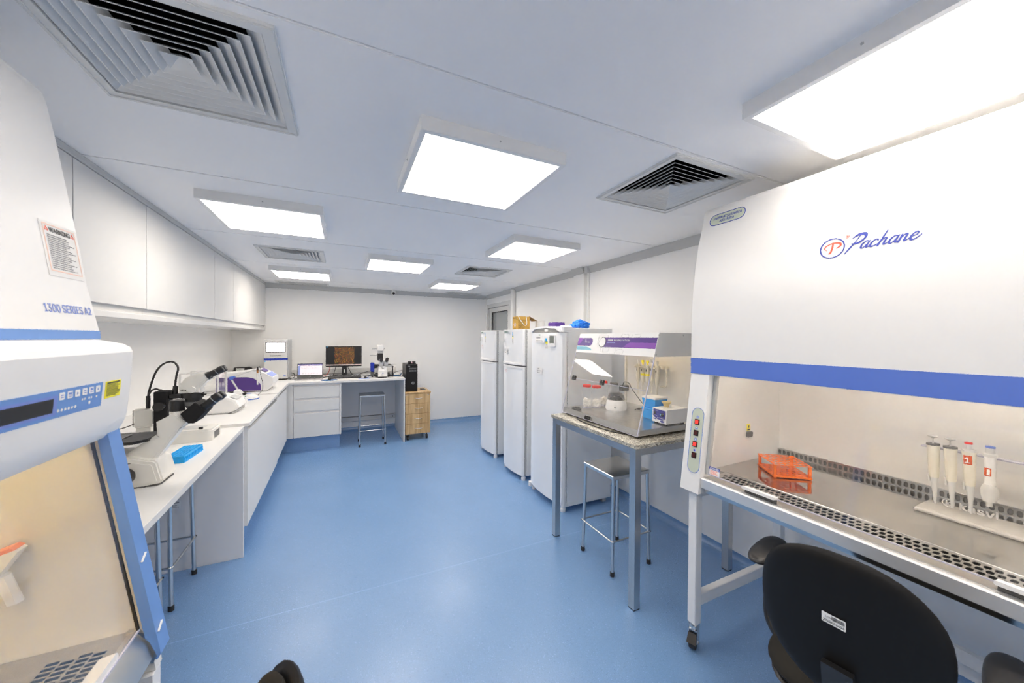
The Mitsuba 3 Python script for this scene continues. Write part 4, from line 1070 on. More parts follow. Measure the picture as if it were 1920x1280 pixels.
part(upper, 'lettering', on_upper(text('1300 SERIES A2', .0205, I4, 1.256, 1.657, 0, False, False, .0005, width=.176)), INKL)
# warning sheet
sh = part(upper, 'warning_sheet', on_upper(decal(sbox(1.308, 1.752, 1.444, 1.892), I4, .0006)), PAPER, label='printed WARNING sheet with peach border')
part(sh, 'border', on_upper(decal(ring_poly(sbox(1.316, 1.764, 1.436, 1.885), .003), I4, .0004), .0016), PEACH)
part(sh, 'heading', on_upper(text('WARNING', .0115, I4, 1.376, 1.866, 0, True, True, .0004), .0016), DARKINK)
part(sh, 'symbol', on_upper(cat([decal(ring_poly(Polygon([(c - .007, 1.867), (c + .007, 1.867), (c, 1.880)]), .002), I4, .0004) for c in (1.328, 1.424)]), .0016), REDINK)
part(sh, 'print', on_upper(lines(I4, 1.326, 1.426, 1.770, 1.860, 17, .42, 21, .35, 0), .0016), GINK)
# control box
cbp = [(-.6425, 1.5875), (-.588, 1.576), (-.572, 1.566), (-.566, 1.552), (-.572, 1.45), (-.581, 1.365), (-.592, 1.335), (-.610, 1.312), (-.632, 1.303), (-.66, 1.303), (-.66, 1.5875)]
cb = part(t, 'control_box', hull([(x, y, z) for x, z in cbp for y in (HY0, HY1 - .012)] + [(x - .012, HY1, 1.44 + (z - 1.44) * .93) for x, z in cbp]), WPAINT, 25, label='protruding control box')
fz, fxx = [1.365, 1.45, 1.552], [-.581, -.572, -.566]
def on_box(m, lift=.0008):
    m = m.copy(); v = np.array(m.vertices)
    m.vertices = np.stack([np.interp(v[:, 1], fz, fxx) + lift + v[:, 2], v[:, 0], v[:, 1]], 1)
    return m

cp_ = part(cb, 'control_panel', on_box(decal(sbox(HY0 + .5, 1.4165, 1.299, 1.478), I4, .0008)), BLUE2, label='blue control panel')
part(cb, 'display', on_box(decal(sbox(.90, 1.430, 1.124, 1.461), I4, .0006), .0018), BLACK)
part(cb, 'display_rim', on_box(decal(sbox(.88, 1.424, 1.136, 1.467).difference(sbox(.90, 1.430, 1.124, 1.461)), I4, .0005), .0017), INKL)
for i in range(6):
    y = 1.1405 + i * .0258
    k = part(cb, 'key', on_box(decal(rrect(y, 1.4545, y + .0165, 1.471, .002), I4, .0008), .0017), PAPER)
    part(cb, 'key_symbol', on_box(decal((sbox(y + .004, 1.459, y + .0125, 1.461).union(sbox(y + .004, 1.464, y + .0125, 1.466)), sbox(y + .003, 1.458, y + .0135, 1.460).union(sbox(y + .003, 1.463, y + .0135, 1.468)), Polygon([(y + .006, 1.459), (y + .011, 1.4625), (y + .006, 1.466)]))[i % 3], I4, .0004), .0026), INKL)
part(cb, 'indicator_dots', on_box(cat([decal(Point(1.142 + .0112 * i, 1.4315).buffer(.0034, quad_segs=4), I4, .0004) for i in range(6)] + [decal(rrect(a, 1.442, a + .005, 1.447, .001), I4, .0004) for a in (1.218, 1.227, 1.243, 1.252, 1.272)] + [decal(Point(1.249, 1.433).buffer(.004), I4, .0004)]), .0017), PAPER)
ys2 = part(cb, 'yellow_notice', on_box(decal(sbox(1.312, 1.4315, 1.383, 1.4765), I4, .0006)), YELLOW, label='yellow notice with black print')
part(ys2, 'print', on_box(cat(lines(I4, 1.316, 1.379, 1.436, 1.469, 9, .42, 31, .25, 0), decal(sbox(1.318, 1.470, 1.377, 1.4735), I4, .0004)), .0015), DARKINK)
# slanted blue sash frame
la, lb_ = np.array([-.489, .655]), np.array([-.603, 1.335])
ld = (lb_ - la) / np.linalg.norm(lb_ - la)
def lpost(y0, y1):
    return along_y(Polygon([tuple(la), (la[0] - .008, la[1] - .014), (la[0] - .024, la[1] - .01), (lb_[0] - .024, lb_[1]), tuple(lb_)]), y0, y1)
lp = part(t, 'sash_post', lpost(1.392, HY1), BLUE2, label='light blue slanted sash post')
part(t, 'sash_post', lpost(HY0, HY0 + .06), BLUE2)
Ml = frame((la[0] + .0005, HY1, la[1]), (0, -1, 0), (ld[0], 0, ld[1]))
Mlf = frame((la[0] + .0008, 1.392, la[1]), (0, 1, 0), (ld[0], 0, ld[1]))
part(lp, 'clip', cat(*[decal(affinity.rotate(rrect(.020, v, .024, v + .034, .0018), -64), Mlf, .004) for v in (.055, .275)]), PAPER)
part(t, 'side_wall', along_y(Polygon([(la[0] - .026 + .009, .60), (lb_[0] - .026, 1.335), (-.66, 1.586), (LX + .01, 1.586), (LX + .01, .60)]), 1.408, HY1 - .002), CREAM)
part(t, 'side_wall', along_y(Polygon([(la[0] - .026 + .009, .60), (lb_[0] - .026, 1.335), (-.66, 1.586), (LX + .01, 1.586), (LX + .01, .60)]), HY0 + .002, HY0 + .04), CREAM)
part(t, 'back_wall', box(-1.36, -1.34, HY0 + .04, 1.408, .735, 1.56), CREAM)
part(t, 'chamber_ceiling', box(-1.34, -.68, HY0 + .04, 1.408, 1.55, 1.57), CREAM)
part(t, 'tube_lamp', cyl((-.80, HY0 + .15, 1.535), (-.80, 1.25, 1.535), .012, n=8), WPAINT, emitter=emit(TUBE_WARM))
part(t, 'base', box(LX + .01, -.565, HY0 + .04, 1.408, .60, .69), CREAM)
part(t, 'work_tray', box(-1.34, -.705, HY0 + .04, 1.407, .725, .735), STEEL)
gp = sbox(-.705, HY0 + .06, -.562, 1.4075)
hs = unary_union([rrect(x - .013, y - .0055, x + .013, y + .0055, .002, 2) for x, y in slots(HY0 + .08, 1.365, .017, (-.690, -.660, -.628, -.598), .01, .02)])
part(t, 'front_grille', along_z(gp.difference(hs), .733, .7352), STEEL, label='slotted steel front grille')
part(t, 'grille_trough', box(-.705, -.565, HY0 + .06, 1.407, .692, .697), DGREY)
sill = part(t, 'front_sill', along_y(Polygon([(-.562, .690), (-.562, .736), (-.548, .738), (-.520, .700), (-.505, .655), (-.512, .640), (-.56, .640)]), HY0 + .06, 1.390), ALU, 25, label='rounded metal armrest sill')
sd = np.array([.028, 0, -.038]); sn = np.linalg.norm(sd)
Mi = frame((-.5478, 1.385, .7376), (0, -1, 0), tuple(-sd))
for a, b, w in ((.02, .11, 1), (.125, .40, 2)):
    lbp = part(sill, 'label', decal(sbox(a, -.040, b, -.004), Mi, .0006), PAPER)
    part(sill, 'label_print', lines(Mi, a + .006, b - .006, -.037, -.007, 4, .4, 40 + w, .25), GINK)
part(sill, 'corner_cap', along_y(Polygon([(-.565, .640), (-.565, .742), (-.545, .742), (-.515, .700), (-.498, .655), (-.505, .635)]), 1.3902, 1.407), CHROME)
q = np.array([(la[0] - .035, 1.392, .742), (lb_[0] - .022, 1.392, 1.33), (lb_[0] - .022, HY0 + .06, 1.33), (la[0] - .035, HY0 + .06, .742)])
q[0, 0] = q[3, 0] = la[0] - .035 + (.742 - la[1]) * ld[0] / ld[1]
sa = part(t, 'sash', (q, [(0, 1, 2), (0, 2, 3)]), PANE, label='clear front sash')
Ml2 = frame((q[0][0] + .001, 1.392, q[0][2]), (0, -1, 0), (ld[0], 0, ld[1]))
part(sa, 'handle', decal(rrect(.10, .004, .30, .020, .006), Ml2, .034), WPAINT)
part(sa, 'edge', decal(sbox(0, 0, 1.7, .004), Ml2, .005, -.004), EDGE)
part(sa, 'seal', decal(sbox(-.001, 0, .005, .60), Ml2, .006, -.003), BLACK)
for x in (-.557, -1.45):
    for y in (1.392, HY0 + .05):
        part(t, 'leg', box(x, x + .05, y, y + .05, .03, .598, .002), WPAINT)
        part(t, 'levelling_foot', cat(cyl((x + .025, y + .025, 0), (x + .025, y + .025, .014), .024, n=16), cyl((x + .025, y + .025, .012), (x + .025, y + .025, .03), .008, n=10)), BLACK, 40)
part(t, 'stand_rail', cat(box(-1.40, -.557, 1.397, 1.437, .16, .20, .002), box(-1.45, -1.41, HY0 + .1, 1.392, .16, .20, .002)), WPAINT)
# pipette controller hanging inside
t = thing('pipette_controller', 'white hand-held pipette controller with a salmon top inside the left cabinet', 'pipette controller')
Mc = frame((-.785, 1.362, 1.040), (.96, .0, .28), (.10, 0, .995))
Mc = trimesh.transformations.translation_matrix((-.792, 1.372, .985))
part(t, 'grip', tf(cat(hull([(a * .019 + ox, b * .018, z) for z, ox in ((-.075, .022), (0, .0)) for a, b in ((1, 0), (.7, .7), (0, 1), (-.7, .7), (-1, 0), (-.7, -.7), (0, -1), (.7, -.7))])), Mc), WPAINT, 40)
part(t, 'head', tf(hull([(x, b, z) for x, z in ((-.045, .045), (.028, .070), (.040, .060), (.030, .046), (.0, -.005), (-.03, 0.0)) for b in (-.017, .017)]), Mc), WPAINT)
part(t, 'top_cover', tf(hull([(x, b, z) for x, z in ((-.05, .047), (.026, .073), (.036, .066), (-.045, .040)) for b in (-.0172, .0172)]), Mc), SALMON)
part(t, 'display', tf(box(-.012, .006, -.018, -.0165, .052, .060), Mc), DGREY)
part(t, 'hook', tf(box(-.02, .0, .0175, .035, .02, .03), Mc), WPAINT)

# ================================================================== office chairs
def pad(a, b, th, p=2.4, rim=.5, nr=9, nt=40, bow=0.0, dome=.0):
    """Rounded cushion in local x (half width a), y (half height b), thickness th along z."""
    ts = np.concatenate([np.linspace(0, .82, nr - 4), [.9, .95, .985, 1.0]])
    ang = np.linspace(0, 2 * np.pi, nt, endpoint=False)
    c, s = np.cos(ang), np.sin(ang)
    R = (np.abs(c) ** p + np.abs(s) ** p) ** (-1 / p)
    front, back = [], []
    for t in ts[1:]:
        z = th / 2 * (1 - max(0, (t - rim) / (1 - rim)) ** 2.2) ** .5 if t > rim else th / 2
        x, y = a * t * R * c, b * t * R * s
        bz = bow * (x / a) ** 2
        front.append(np.stack([x, y, bz + z + dome * (1 - t * t)], 1)); back.append(np.stack([x, y, bz - z], 1))
    v = np.vstack([[[0, 0, th / 2 + dome]]] + front + [[[0, 0, -th / 2]]] + back)
    n = len(ts) - 1; o = 1 + n * nt
    f = []
    for j in range(nt):
        k = (j + 1) % nt
        f += [(0, 1 + j, 1 + k), (o, o + 1 + k, o + 1 + j)]
        for i in range(n - 1):
            A, B = 1 + i * nt, 1 + (i + 1) * nt
            f += [(A + j, B + j, B + k), (A + j, B + k, A + k), (o + A + j, o + B + k, o + B + j), (o + A + j, o + A + k, o + B + k)]
        E1, E2 = 1 + (n - 1) * nt, o + 1 + (n - 1) * nt
        f += [(E1 + j, E2 + j, E2 + k), (E1 + j, E2 + k, E1 + k)]
    return trimesh.Trimesh(v, np.array(f), process=False)

def chair(x, y, deg, label, seat=.50, lean=8, sticker=True, back_z=.80, bw=.235, bh=.27, arms=True, arm_x=.02):
    """Swivel chair; local +x is the way it faces; origin on the floor under the column."""
    t = thing('office_chair', label, 'chair')
    M0 = at(x, y, 0, deg)
    # backrest: plane facing +x
    Mb = M0 @ frame((-.245, 0, back_z), (0, 1, 0), (-math.sin(math.radians(lean)), 0, math.cos(math.radians(lean))))
    part(t, 'backrest_cushion', tf(mv(pad(bw - .012, bh - .012, .05, 2.3, .45, bow=.045), (0, 0, .026)), Mb), CUSH, True)
    sh = part(t, 'backrest_shell', tf(pad(bw, bh, .034, 2.3, .80, bow=.045), Mb), FABRIC, True, label='smooth black plastic back shell')
    if sticker:
        Mq = Mb @ frame((.038, .012, -.0185), (-1, 0, -.06), (0, 1, 0)) @ np.diag([.88, .88, 1.0, 1.0])
        s_ = part(sh, 'inventory_sticker', decal(rrect(0, 0, .062, .034, .002), Mq, .0006), PAPER, label='white inventory sticker with bar code')
        r_ = np.random.default_rng(3)
        xs = np.cumsum(r_.uniform(.0006, .0017, 30)) + .026
        part(s_, 'bar_code', decal(unary_union([sbox(a, .017, a + .0006, .030) for a in xs if a < .058]), Mq, .0004, .0007), DARKINK)
        part(s_, 'number', text('2018006406', .0075, Mq @ trimesh.transformations.translation_matrix((0, 0, .0007)), .031, .005, 0, True, True, .0004, width=.054), DARKINK)
        part(s_, 'letters', text('LCN', .006, Mq @ trimesh.transformations.translation_matrix((0, 0, .0007)), .010, .019, 0, False, True, .0004), GINK)
    part(t, 'back_bracket', tf(hull([(-.285, s * .035, back_z - .10) for s in (-1, 1)] + [(-.262, s * .035, back_z - .10) for s in (-1, 1)] + [(-.215, s * .04, seat - .06) for s in (-1, 1)] + [(-.17, s * .04, seat - .06) for s in (-1, 1)]), M0), BLACK)
    Ms = M0 @ trimesh.transformations.translation_matrix((.045, 0, seat - .035))
    part(t, 'seat_cushion', tf(mv(pad(.245, .245, .07, 3.0, .55, dome=.012), (0, 0, 0)), Ms), CUSH, True)
    part(t, 'seat_pan', tf(mv(pad(.235, .235, .03, 3.0, .7), (0, 0, -.042)), Ms), BLACK, True)
    for s in (-1, 1) if arms else ():
        am = part(t, 'armrest', tf(mv(tf(pad(.135, .046, .034, 2.6, .55, dome=.006), rot(0, (0, 0, 1))), (arm_x * s, s * .292, seat + .243)), M0), BLACK, True)
        part(am, 'support', tf(tube(smooth_path([(arm_x * s + .02, s * .292, seat + .228), (arm_x * s + .03, s * .295, seat + .12), (arm_x * s, s * .285, seat - .03), (.03, s * .20, seat - .09)], 6), .017, 10), M0), BLACK, 50)
    part(t, 'column', tf(cat(cyl((0, 0, .13), (0, 0, seat - .09), .025, n=18), cyl((0, 0, .10), (0, 0, .30), .032, n=18)), M0), BLACK, 40)
    part(t, 'mechanism', tf(box(-.12, .10, -.07, .07, seat - .10, seat - .078, .006), M0), BLACK)
    for k in range(5):
        a = math.radians(72 * k + 20)
        M = M0 @ rotz(72 * k + 20)
        lg = part(t, 'base_arm', tf(hull([(.02, s * .026, z) for s in (-1, 1) for z in (.085, .13)] + [(.29, s * .015, z) for s in (-1, 1) for z in (.068, .09)]), M), BLACK)
        part(lg, 'castor', tf(cat(cyl((.285, -.024, .025), (.285, -.006, .025), .025, n=18), cyl((.285, .006, .025), (.285, .024, .025), .025, n=18), cyl((.285, 0, .025), (.285, 0, .075), .007, n=8)), M), RUBBER, 40)
    return t
chair(1.556, .565, 10.4, 'black office chair with white inventory sticker on its back, before the right cabinet', seat=.49, lean=4, back_z=.757, bw=.213, bh=.223, arm_x=.085)
chair(-.358, .806, 190, 'black office chair at the lower left edge, only the top of its backrest in view', seat=.46, sticker=False, back_z=.60, arms=False)

# ================================================================== apparatus on the left bench
Z1, Z2, Z3 = .9475, .9695, ZB + .0005
def slab(poly, yc, w, b=.0):
    """An (x, z) outline extruded over the width w about y = yc, edges rounded by b."""
    poly = Polygon(poly) if not hasattr(poly, 'geom_type') else poly
    if b <= 0: return along_y(poly, yc - w / 2, yc + w / 2)
    i = poly.buffer(-b, join_style=1)
    return cat(along_y(poly, yc - w / 2 + b, yc + w / 2 - b), *[along_y(poly.buffer(-b * k, join_style=1), *sorted((yc + s * (w / 2 - b), yc + s * (w / 2 - b * (1 - e))))) for s in (-1, 1) for k, e in ((.3, .7), (1.0, 1.0))])

# inverted microscope (nearest)
t = thing('inverted_microscope', 'white inverted microscope with black eyepieces, nearest on the left worktop', 'microscope')
YC = 2.13
bp = Polygon([(-1.02, Z1), (-.775, Z1), (-.725, Z1 + .006), (-.716, Z1 + .022), (-.734, 1.045), (-.745, 1.058), (-.765, 1.060), (-.86, 1.092), (-1.02, 1.092)])
part(t, 'base', slab(bp, YC, .165, .016), CREAM, 40)
part(t, 'base_plate', along_z(rrect(-1.02, YC - .078, -.722, YC + .078, .02), Z1, Z1 + .004), DGREY)
kn = part(t, 'focus_knob', cat(cyl((-.835, YC - .083, 1.005), (-.835, YC - .118, 1.005), .036, n=28), cyl((-.835, YC - .118, 1.005), (-.835, YC - .128, 1.005), .020, n=22)), BLACK, 40)
part(kn, 'inner_knob', cyl((-.835, YC - .1282, 1.005), (-.835, YC - .131, 1.005), .012, n=18), GREYP, 40)
part(t, 'print', lines(frame((-.845, YC - .0828, 1.055), (1, 0, 0), (0, 0, 1)), 0, .03, 0, .004, 1, .8, 3, 0, 0), DARKINK)
part(t, 'arm', slab([(-.862, 1.075), (-.795, 1.128), (-.747, 1.163), (-.665, 1.183), (-.738, 1.072), (-.760, 1.035), (-.79, 1.040)], YC, .085, .010), CREAM, 40)
part(t, 'head', slab([(-.748, 1.218), (-.716, 1.236), (-.690, 1.254), (-.646, 1.208), (-.664, 1.184), (-.713, 1.136), (-.745, 1.158)], YC, .095, .008), CREAM, 40)
part(t, 'head_joint', slab([(-.745, 1.156), (-.664, 1.182), (-.662, 1.186), (-.746, 1.161)], YC, .088), GREYP)
part(t, 'screw', cyl((-.744, YC - .0435, 1.150), (-.744, YC - .046, 1.150), .006, n=12), LGREY, 40)
part(t, 'camera_port', lathe([(0, 1.228), (.027, 1.228), (.027, 1.256), (0, 1.256)], 24, (-.690, YC, 0)), CREAM, 40)
part(t, 'port_cap', lathe([(0, 1.2565), (.0275, 1.2565), (.0275, 1.302), (.024, 1.306), (0, 1.306)], 24, (-.690, YC, 0)), BLACK, 40)
part(t, 'binocular_body', slab([(-.662, 1.249), (-.610, 1.298), (-.597, 1.287), (-.574, 1.254), (-.614, 1.203), (-.634, 1.205)], YC, .125, .006), BLACKM, 40)
for s in (-1, 1):
    a, b = np.array([-.590, YC + s * .031, 1.268]), np.array([-.527, YC + s * .031, 1.322])
    d = (b - a) / np.linalg.norm(b - a)
    e = part(t, 'eyepiece', cat(cyl(a - d * .012, b - d * .024, .0175, n=22), cyl(b - d * .025, b, .0205, .0185, n=22), *[cyl(a + d * k, a + d * (k + .003), .0188, n=22) for k in (.010, .024)]), BLACK, 40)
    part(e, 'lens', cyl(b + d * .0002, b + d * .0015, .011, n=18), DGREY, 40)
    part(e, 'ring', cyl(b - d * .030, b - d * .0275, .0195, n=22), ALU, 40)
part(t, 'stage', cat(hull([(x, y, z) for x, y in ((-1.02, YC - .10), (-.80, YC - .10), (-.768, YC - .06), (-.768, YC + .09), (-1.02, YC + .09)) for z in (1.140, 1.152)])), BLACK)
part(t, 'stage_insert', cat(box(-.98, -.86, YC - .06, YC + .05, 1.1522, 1.157, .002), box(-1.01, -.90, YC - .085, YC - .07, 1.1522, 1.163, .002)), DGREY)
part(t, 'nosepiece', lathe([(0, 1.095), (.045, 1.095), (.045, 1.115), (.025, 1.138), (0, 1.138)], 24, (-.93, YC, 0)), BLACK, 40)
part(t, 'lamp_pillar', box(-1.06, -1.02, YC - .03, YC + .03, Z1, 1.36, .006), CREAM)
part(t, 'lamp_house', box(-1.05, -.90, YC - .035, YC + .035, 1.361, 1.42, .010), CREAM)
part(t, 'condenser', lathe([(0, 1.27), (.03, 1.27), (.034, 1.36), (0, 1.36)], 22, (-.93, YC, 0)), BLACK, 40)

# blue rack
t = thing('tube_rack', 'bright blue plastic tube rack on the white worktop in front of the microscopes', 'tube rack')
o, ua, ub = np.array([-.826, 2.372, Z1]), np.array([.068, -.004]), np.array([-.012, .237])
Mr = frame(o, (*ua, 0), (*ub, 0)); la_, lb2 = .068 * 1.3, .225
part(t, 'body', tf(hull([(x, y, z) for x0, x1, y0, y1, z in ((0, la_, 0, lb2, 0), (.004, la_ - .004, .004, lb2 - .004, .026)) for x in (x0, x1) for y in (y0, y1)]), Mr), CYAN)
hl = unary_union([Point((i + .5) * (la_ - .012) / 5 + .006, (j + .5) * (lb2 - .012) / 12 + .006).buffer(.0058, quad_segs=2) for i in range(5) for j in range(12)])
part(t, 'well_plate', tf(along_z(sbox(.003, .003, la_ - .003, lb2 - .003).difference(hl), .0262, .034), Mr), CYAN)
part(t, 'rib', tf(cat(*[box(la_ - .003, la_ + .0005, y, y + .003, .002, .026) for y in np.linspace(.006, lb2 - .01, 13)], *[box(x, x + .003, -.0005, .004, .002, .026) for x in np.linspace(.006, la_ - .01, 5)]), Mr), CYAN)

# stereo microscope
t = thing('stereo_microscope', 'white stereo microscope on a low cream base with a black column, behind the near one', 'microscope')
YS = 2.885
base = rrect(-1.00, YS - .095, -.738, YS + .095, .03)
part(t, 'base', cat(along_z(base, Z1, 1.012), along_z(base.buffer(-.006), 1.012, 1.022)), CREAM, 40)
part(t, 'base_window', cat(along_z(sbox(-.7405, YS - .055, -.737, YS + .05), .955, .998)), DGREY, label='dark opening in the front of the base')
part(t, 'base_foot', along_z(base.buffer(-.012), Z1 - .0003, Z1 + .001), RUBBER)
part(t, 'stage_plate', along_z(affinity.scale(Point(-.845, YS).buffer(.058, quad_segs=14), 1, 1), 1.0222, 1.0245), LGREY)
part(t, 'stage_clip', cat(box(-.81, -.79, YS - .075, YS - .06, 1.0222, 1.034, .002)), BLACK)
part(t, 'column', box(-1.030, -.967, YS - .045, YS + .045, 1.0225, 1.262, .004), BLACKM)
kn = part(t, 'focus_knob', cat(cyl((-.998, YS - .0455, 1.175), (-.998, YS - .075, 1.175), .026, n=24), cyl((-.998, YS + .0455, 1.175), (-.998, YS + .075, 1.175), .026, n=24)), BLACK, 40)
part(t, 'carrier', cat(box(-.967, -.88, YS - .028, YS + .028, 1.214, 1.240, .004), lathe([(.03, 1.213), (.056, 1.213), (.056, 1.243), (.03, 1.243)], 28, (-.860, YS, 0)), cyl((-.806, YS - .02, 1.231), (-.785, YS - .03, 1.231), .005, n=10)), BLACK, 40)
part(t, 'objective', lathe([(0, 1.152), (.036, 1.152), (.042, 1.165), (.042, 1.2125), (0, 1.2125)], 26, (-.855, YS, 0)), BLACK, 40)
part(t, 'led_ring', lathe([(.0425, 1.165), (.047, 1.165), (.047, 1.19), (.0425, 1.19)], 26, (-.855, YS, 0)), DGREY, 40)
part(t, 'head', slab([(-.912, 1.2435), (-.910, 1.300), (-.885, 1.338), (-.855, 1.356), (-.79, 1.372), (-.764, 1.376), (-.742, 1.343), (-.775, 1.320), (-.802, 1.292), (-.812, 1.272), (-.806, 1.2435)], YS, .108, .020), CREAM, 40)
part(t, 'zoom_knob', cyl((-.845, YS - .0545, 1.268), (-.845, YS - .072, 1.268), .019, n=22), CREAM, 40)
part(t, 'lettering', text('LEICA', .0075, frame((-.905, YS - .0548, 1.262), (1, 0, 0), (0, 0, 1)), 0, 0, 0, False, True), DARKINK)
for s in (-1, 1):
    a, b = np.array([-.772, YS + s * .031, 1.350]), np.array([-.700, YS + s * .026, 1.393])
    d = (b - a) / np.linalg.norm(b - a)
    e = part(t, 'eyepiece', cat(cyl(a - d * .008, a + d * .014, .0255, .0225, n=24), cyl(a + d * .0142, b - d * .02, .0195, n=24), cyl(b - d * .0198, b, .022, .0205, n=24)), BLACK, 40)
    part(e, 'lens', cyl(b + d * .0002, b + d * .0015, .011, n=18), DGREY, 40)
    part(e, 'ring', cyl(a + d * .045, a + d * .047, .0205, n=24), ALU, 40)

# illuminator box with cables
t = thing('illuminator', 'small white light source box with a looped black cable beside the stereo microscope', 'light source')
part(t, 'housing', box(-1.165, -1.078, 2.95, 3.055, 1.03, 1.148, .010), CREAM)
part(t, 'stand', cat(box(-1.155, -1.088, 2.96, 3.045, Z1, 1.0295, .004)), CREAM)
part(t, 'vent_slots', cat(*[box(-1.0775, -1.076, 2.962 + .0155 * i, 2.972 + .0155 * i, 1.05, 1.128) for i in range(6)], box(-1.168, -1.1655, 2.96, 3.045, 1.04, 1.138)), DGREY)
part(t, 'amber_strip', box(-1.0775, -1.0752, 2.988, 2.999, 1.06, 1.12), AMBER)
part(t, 'gland', cyl((-1.097, 2.96, 1.149), (-1.097, 2.96, 1.225), .011, n=14), BLACK, 40)
part(t, 'cable', tube(smooth_path([(-1.097, 2.96, 1.22), (-1.087, 2.95, 1.265), (-1.050, 2.93, 1.374), (-1.003, 2.91, 1.428), (-.954, 2.89, 1.437), (-.930, 2.885, 1.402), (-.937, 2.885, 1.357), (-.943, 2.885, 1.303), (-.942, 2.885, 1.275)], 8), .0052, 10), BLACK, 50)
part(t, 'cable', tube(smooth_path([(-1.097, 2.958, 1.222), (-1.078, 2.945, 1.256), (-1.05, 2.93, 1.270), (-1.027, 2.92, 1.263), (-1.018, 2.915, 1.2645)], 6), .005, 8), BLACK, 50)
part(t, 'plug', cyl((-.945, YS, 1.2405), (-.942, YS, 1.288), .014, .0125, n=14), BLACK, 40)
part(t, 'power_lead', tube(smooth_path([(-1.155, 2.955, 1.06), (-1.19, 2.92, 1.045), (-1.26, 2.86, 1.03), (-1.36, 2.82, 1.0), (-1.44, 2.86, .965), (-1.50, 3.0, .953)], 7), .0028, 8), BLACK, 50)
part('wall_left', 'switch_plate', box(LX, LX + .012, 3.20, 3.33, 1.17, 1.26, .003), WPAINT)
part('wall_left', 'switch_rocker', box(LX + .0122, LX + .02, 3.235, 3.295, 1.20, 1.23, .003), DGREY)

# analytical balance
t = thing('analytical_balance', 'white balance with glass draught shield and grey key pad on the middle worktop', 'balance')
prof = [(-1.16, Z2 + .012), (-.835, Z2 + .006), (-.790, Z2 + .028), (-.772, Z2 + .050), (-.800, 1.075), (-.865, 1.104), (-.90, 1.112), (-1.16, 1.112)]
part(t, 'body', slab(prof, 3.715, .255, .012), WPAINT, 40)
part(t, 'base', along_z(rrect(-1.165, 3.592, -.80, 3.838, .02), Z2 + .003, Z2 + .013), GREYP, label='grey lower edge')
for x, y in ((-.835, 3.605), (-.835, 3.825), (-1.13, 3.605), (-1.13, 3.825)):
    part(t, 'foot', cyl((x, y, Z2), (x, y, Z2 + .008), .018, n=16), DGREY, 40)
kd = np.array([.093 - .0, 0, -.071]); kd = kd / np.linalg.norm(kd)
Mk = frame((-.858, 3.64, 1.1035), (0, 1, 0), (-kd[0] * .9, 0, -kd[2] * .6))
Mk = frame((-.796, 3.632, 1.0765), (0, 1, 0), (-.065, 0, .029))
kp = part(t, 'key_pad', decal(sbox(0, .0, .15, .058), Mk, .0016), GREYP, label='grey printed key pad')
part(kp, 'key_print', lines(Mk, .008, .142, .006, .052, 5, .35, 14, .1, .0017), LGREY)
part(t, 'holes', cat([cyl((-.935 + .022 * i, 3.66 + .02 * j, 1.1121), (-.935 + .022 * i, 3.66 + .02 * j, 1.1128), .005, n=10) for i, j in ((0, 0), (1, 0), (0, 2), (1, 3))]), BLACK)
gx0, gx1, gy0, gy1, gz = -1.15, -.915, 3.60, 3.83, 1.300
for qd in (((gx0, gy0), (gx1, gy0)), ((gx1, gy0), (gx1, gy1)), ((gx1, gy1), (gx0, gy1))):
    (xa, ya), (xb, yb) = qd
    part(t, 'glass_pane', (np.array([(xa, ya, 1.113), (xb, yb, 1.113), (xb, yb, gz), (xa, ya, gz)]), [(0, 1, 2), (0, 2, 3)]), PANE)
part(t, 'glass_pane', (np.array([(gx0, gy0, gz), (gx1, gy0, gz), (gx1, gy1, gz), (gx0, gy1, gz)]), [(0, 1, 2), (0, 2, 3)]), PANE)
for x, y in ((gx1, gy0), (gx1, gy1), (gx0, gy0), (gx0, gy1)):
    part(t, 'shield_post', box(x - .006, x + .006, y - .006, y + .006, 1.1125, gz + .004, .001), LGREY)
part(t, 'shield_frame', cat(box(gx0, gx1, gy0 - .004, gy0 + .004, gz, gz + .006), box(gx0, gx1, gy1 - .004, gy1 + .004, gz, gz + .006), box(gx1 - .004, gx1 + .004, gy0, gy1, gz, gz + .006)), LGREY)
part(t, 'pan', lathe([(0, 1.140), (.045, 1.140), (.045, 1.144), (.008, 1.1455), (0, 1.1455)], 28, (-1.03, 3.715, 0)), CHROME, 40)
part(t, 'pan_ring', lathe([(.0, 1.113), (.06, 1.113), (.06, 1.122), (.052, 1.126), (0, 1.126)], 28, (-1.03, 3.715, 0)), LGREY, 40)
t = thing('pipette_box', 'dull clear plastic tray of small parts beside the glass draught shield', 'tray')
part(t, 'tray', cat(hull([(x, y, z) for a, z in ((.0, Z2), (.008, Z2 + .035)) for x in (-1.12 - a, -.93 + a) for y in (3.95 - a, 4.13 + a)])), mat('tray_grey', (.52, .52, .48), .5))
part(t, 'parts_heap', cat([cyl((-1.10 + .16 * random.random(), 3.965 + .15 * random.random(), Z2 + .036), (-1.10 + .16 * random.random(), 3.965 + .15 * random.random(), Z2 + .042), .005, n=6) for _ in range(30)]), LGREY, kind='stuff')

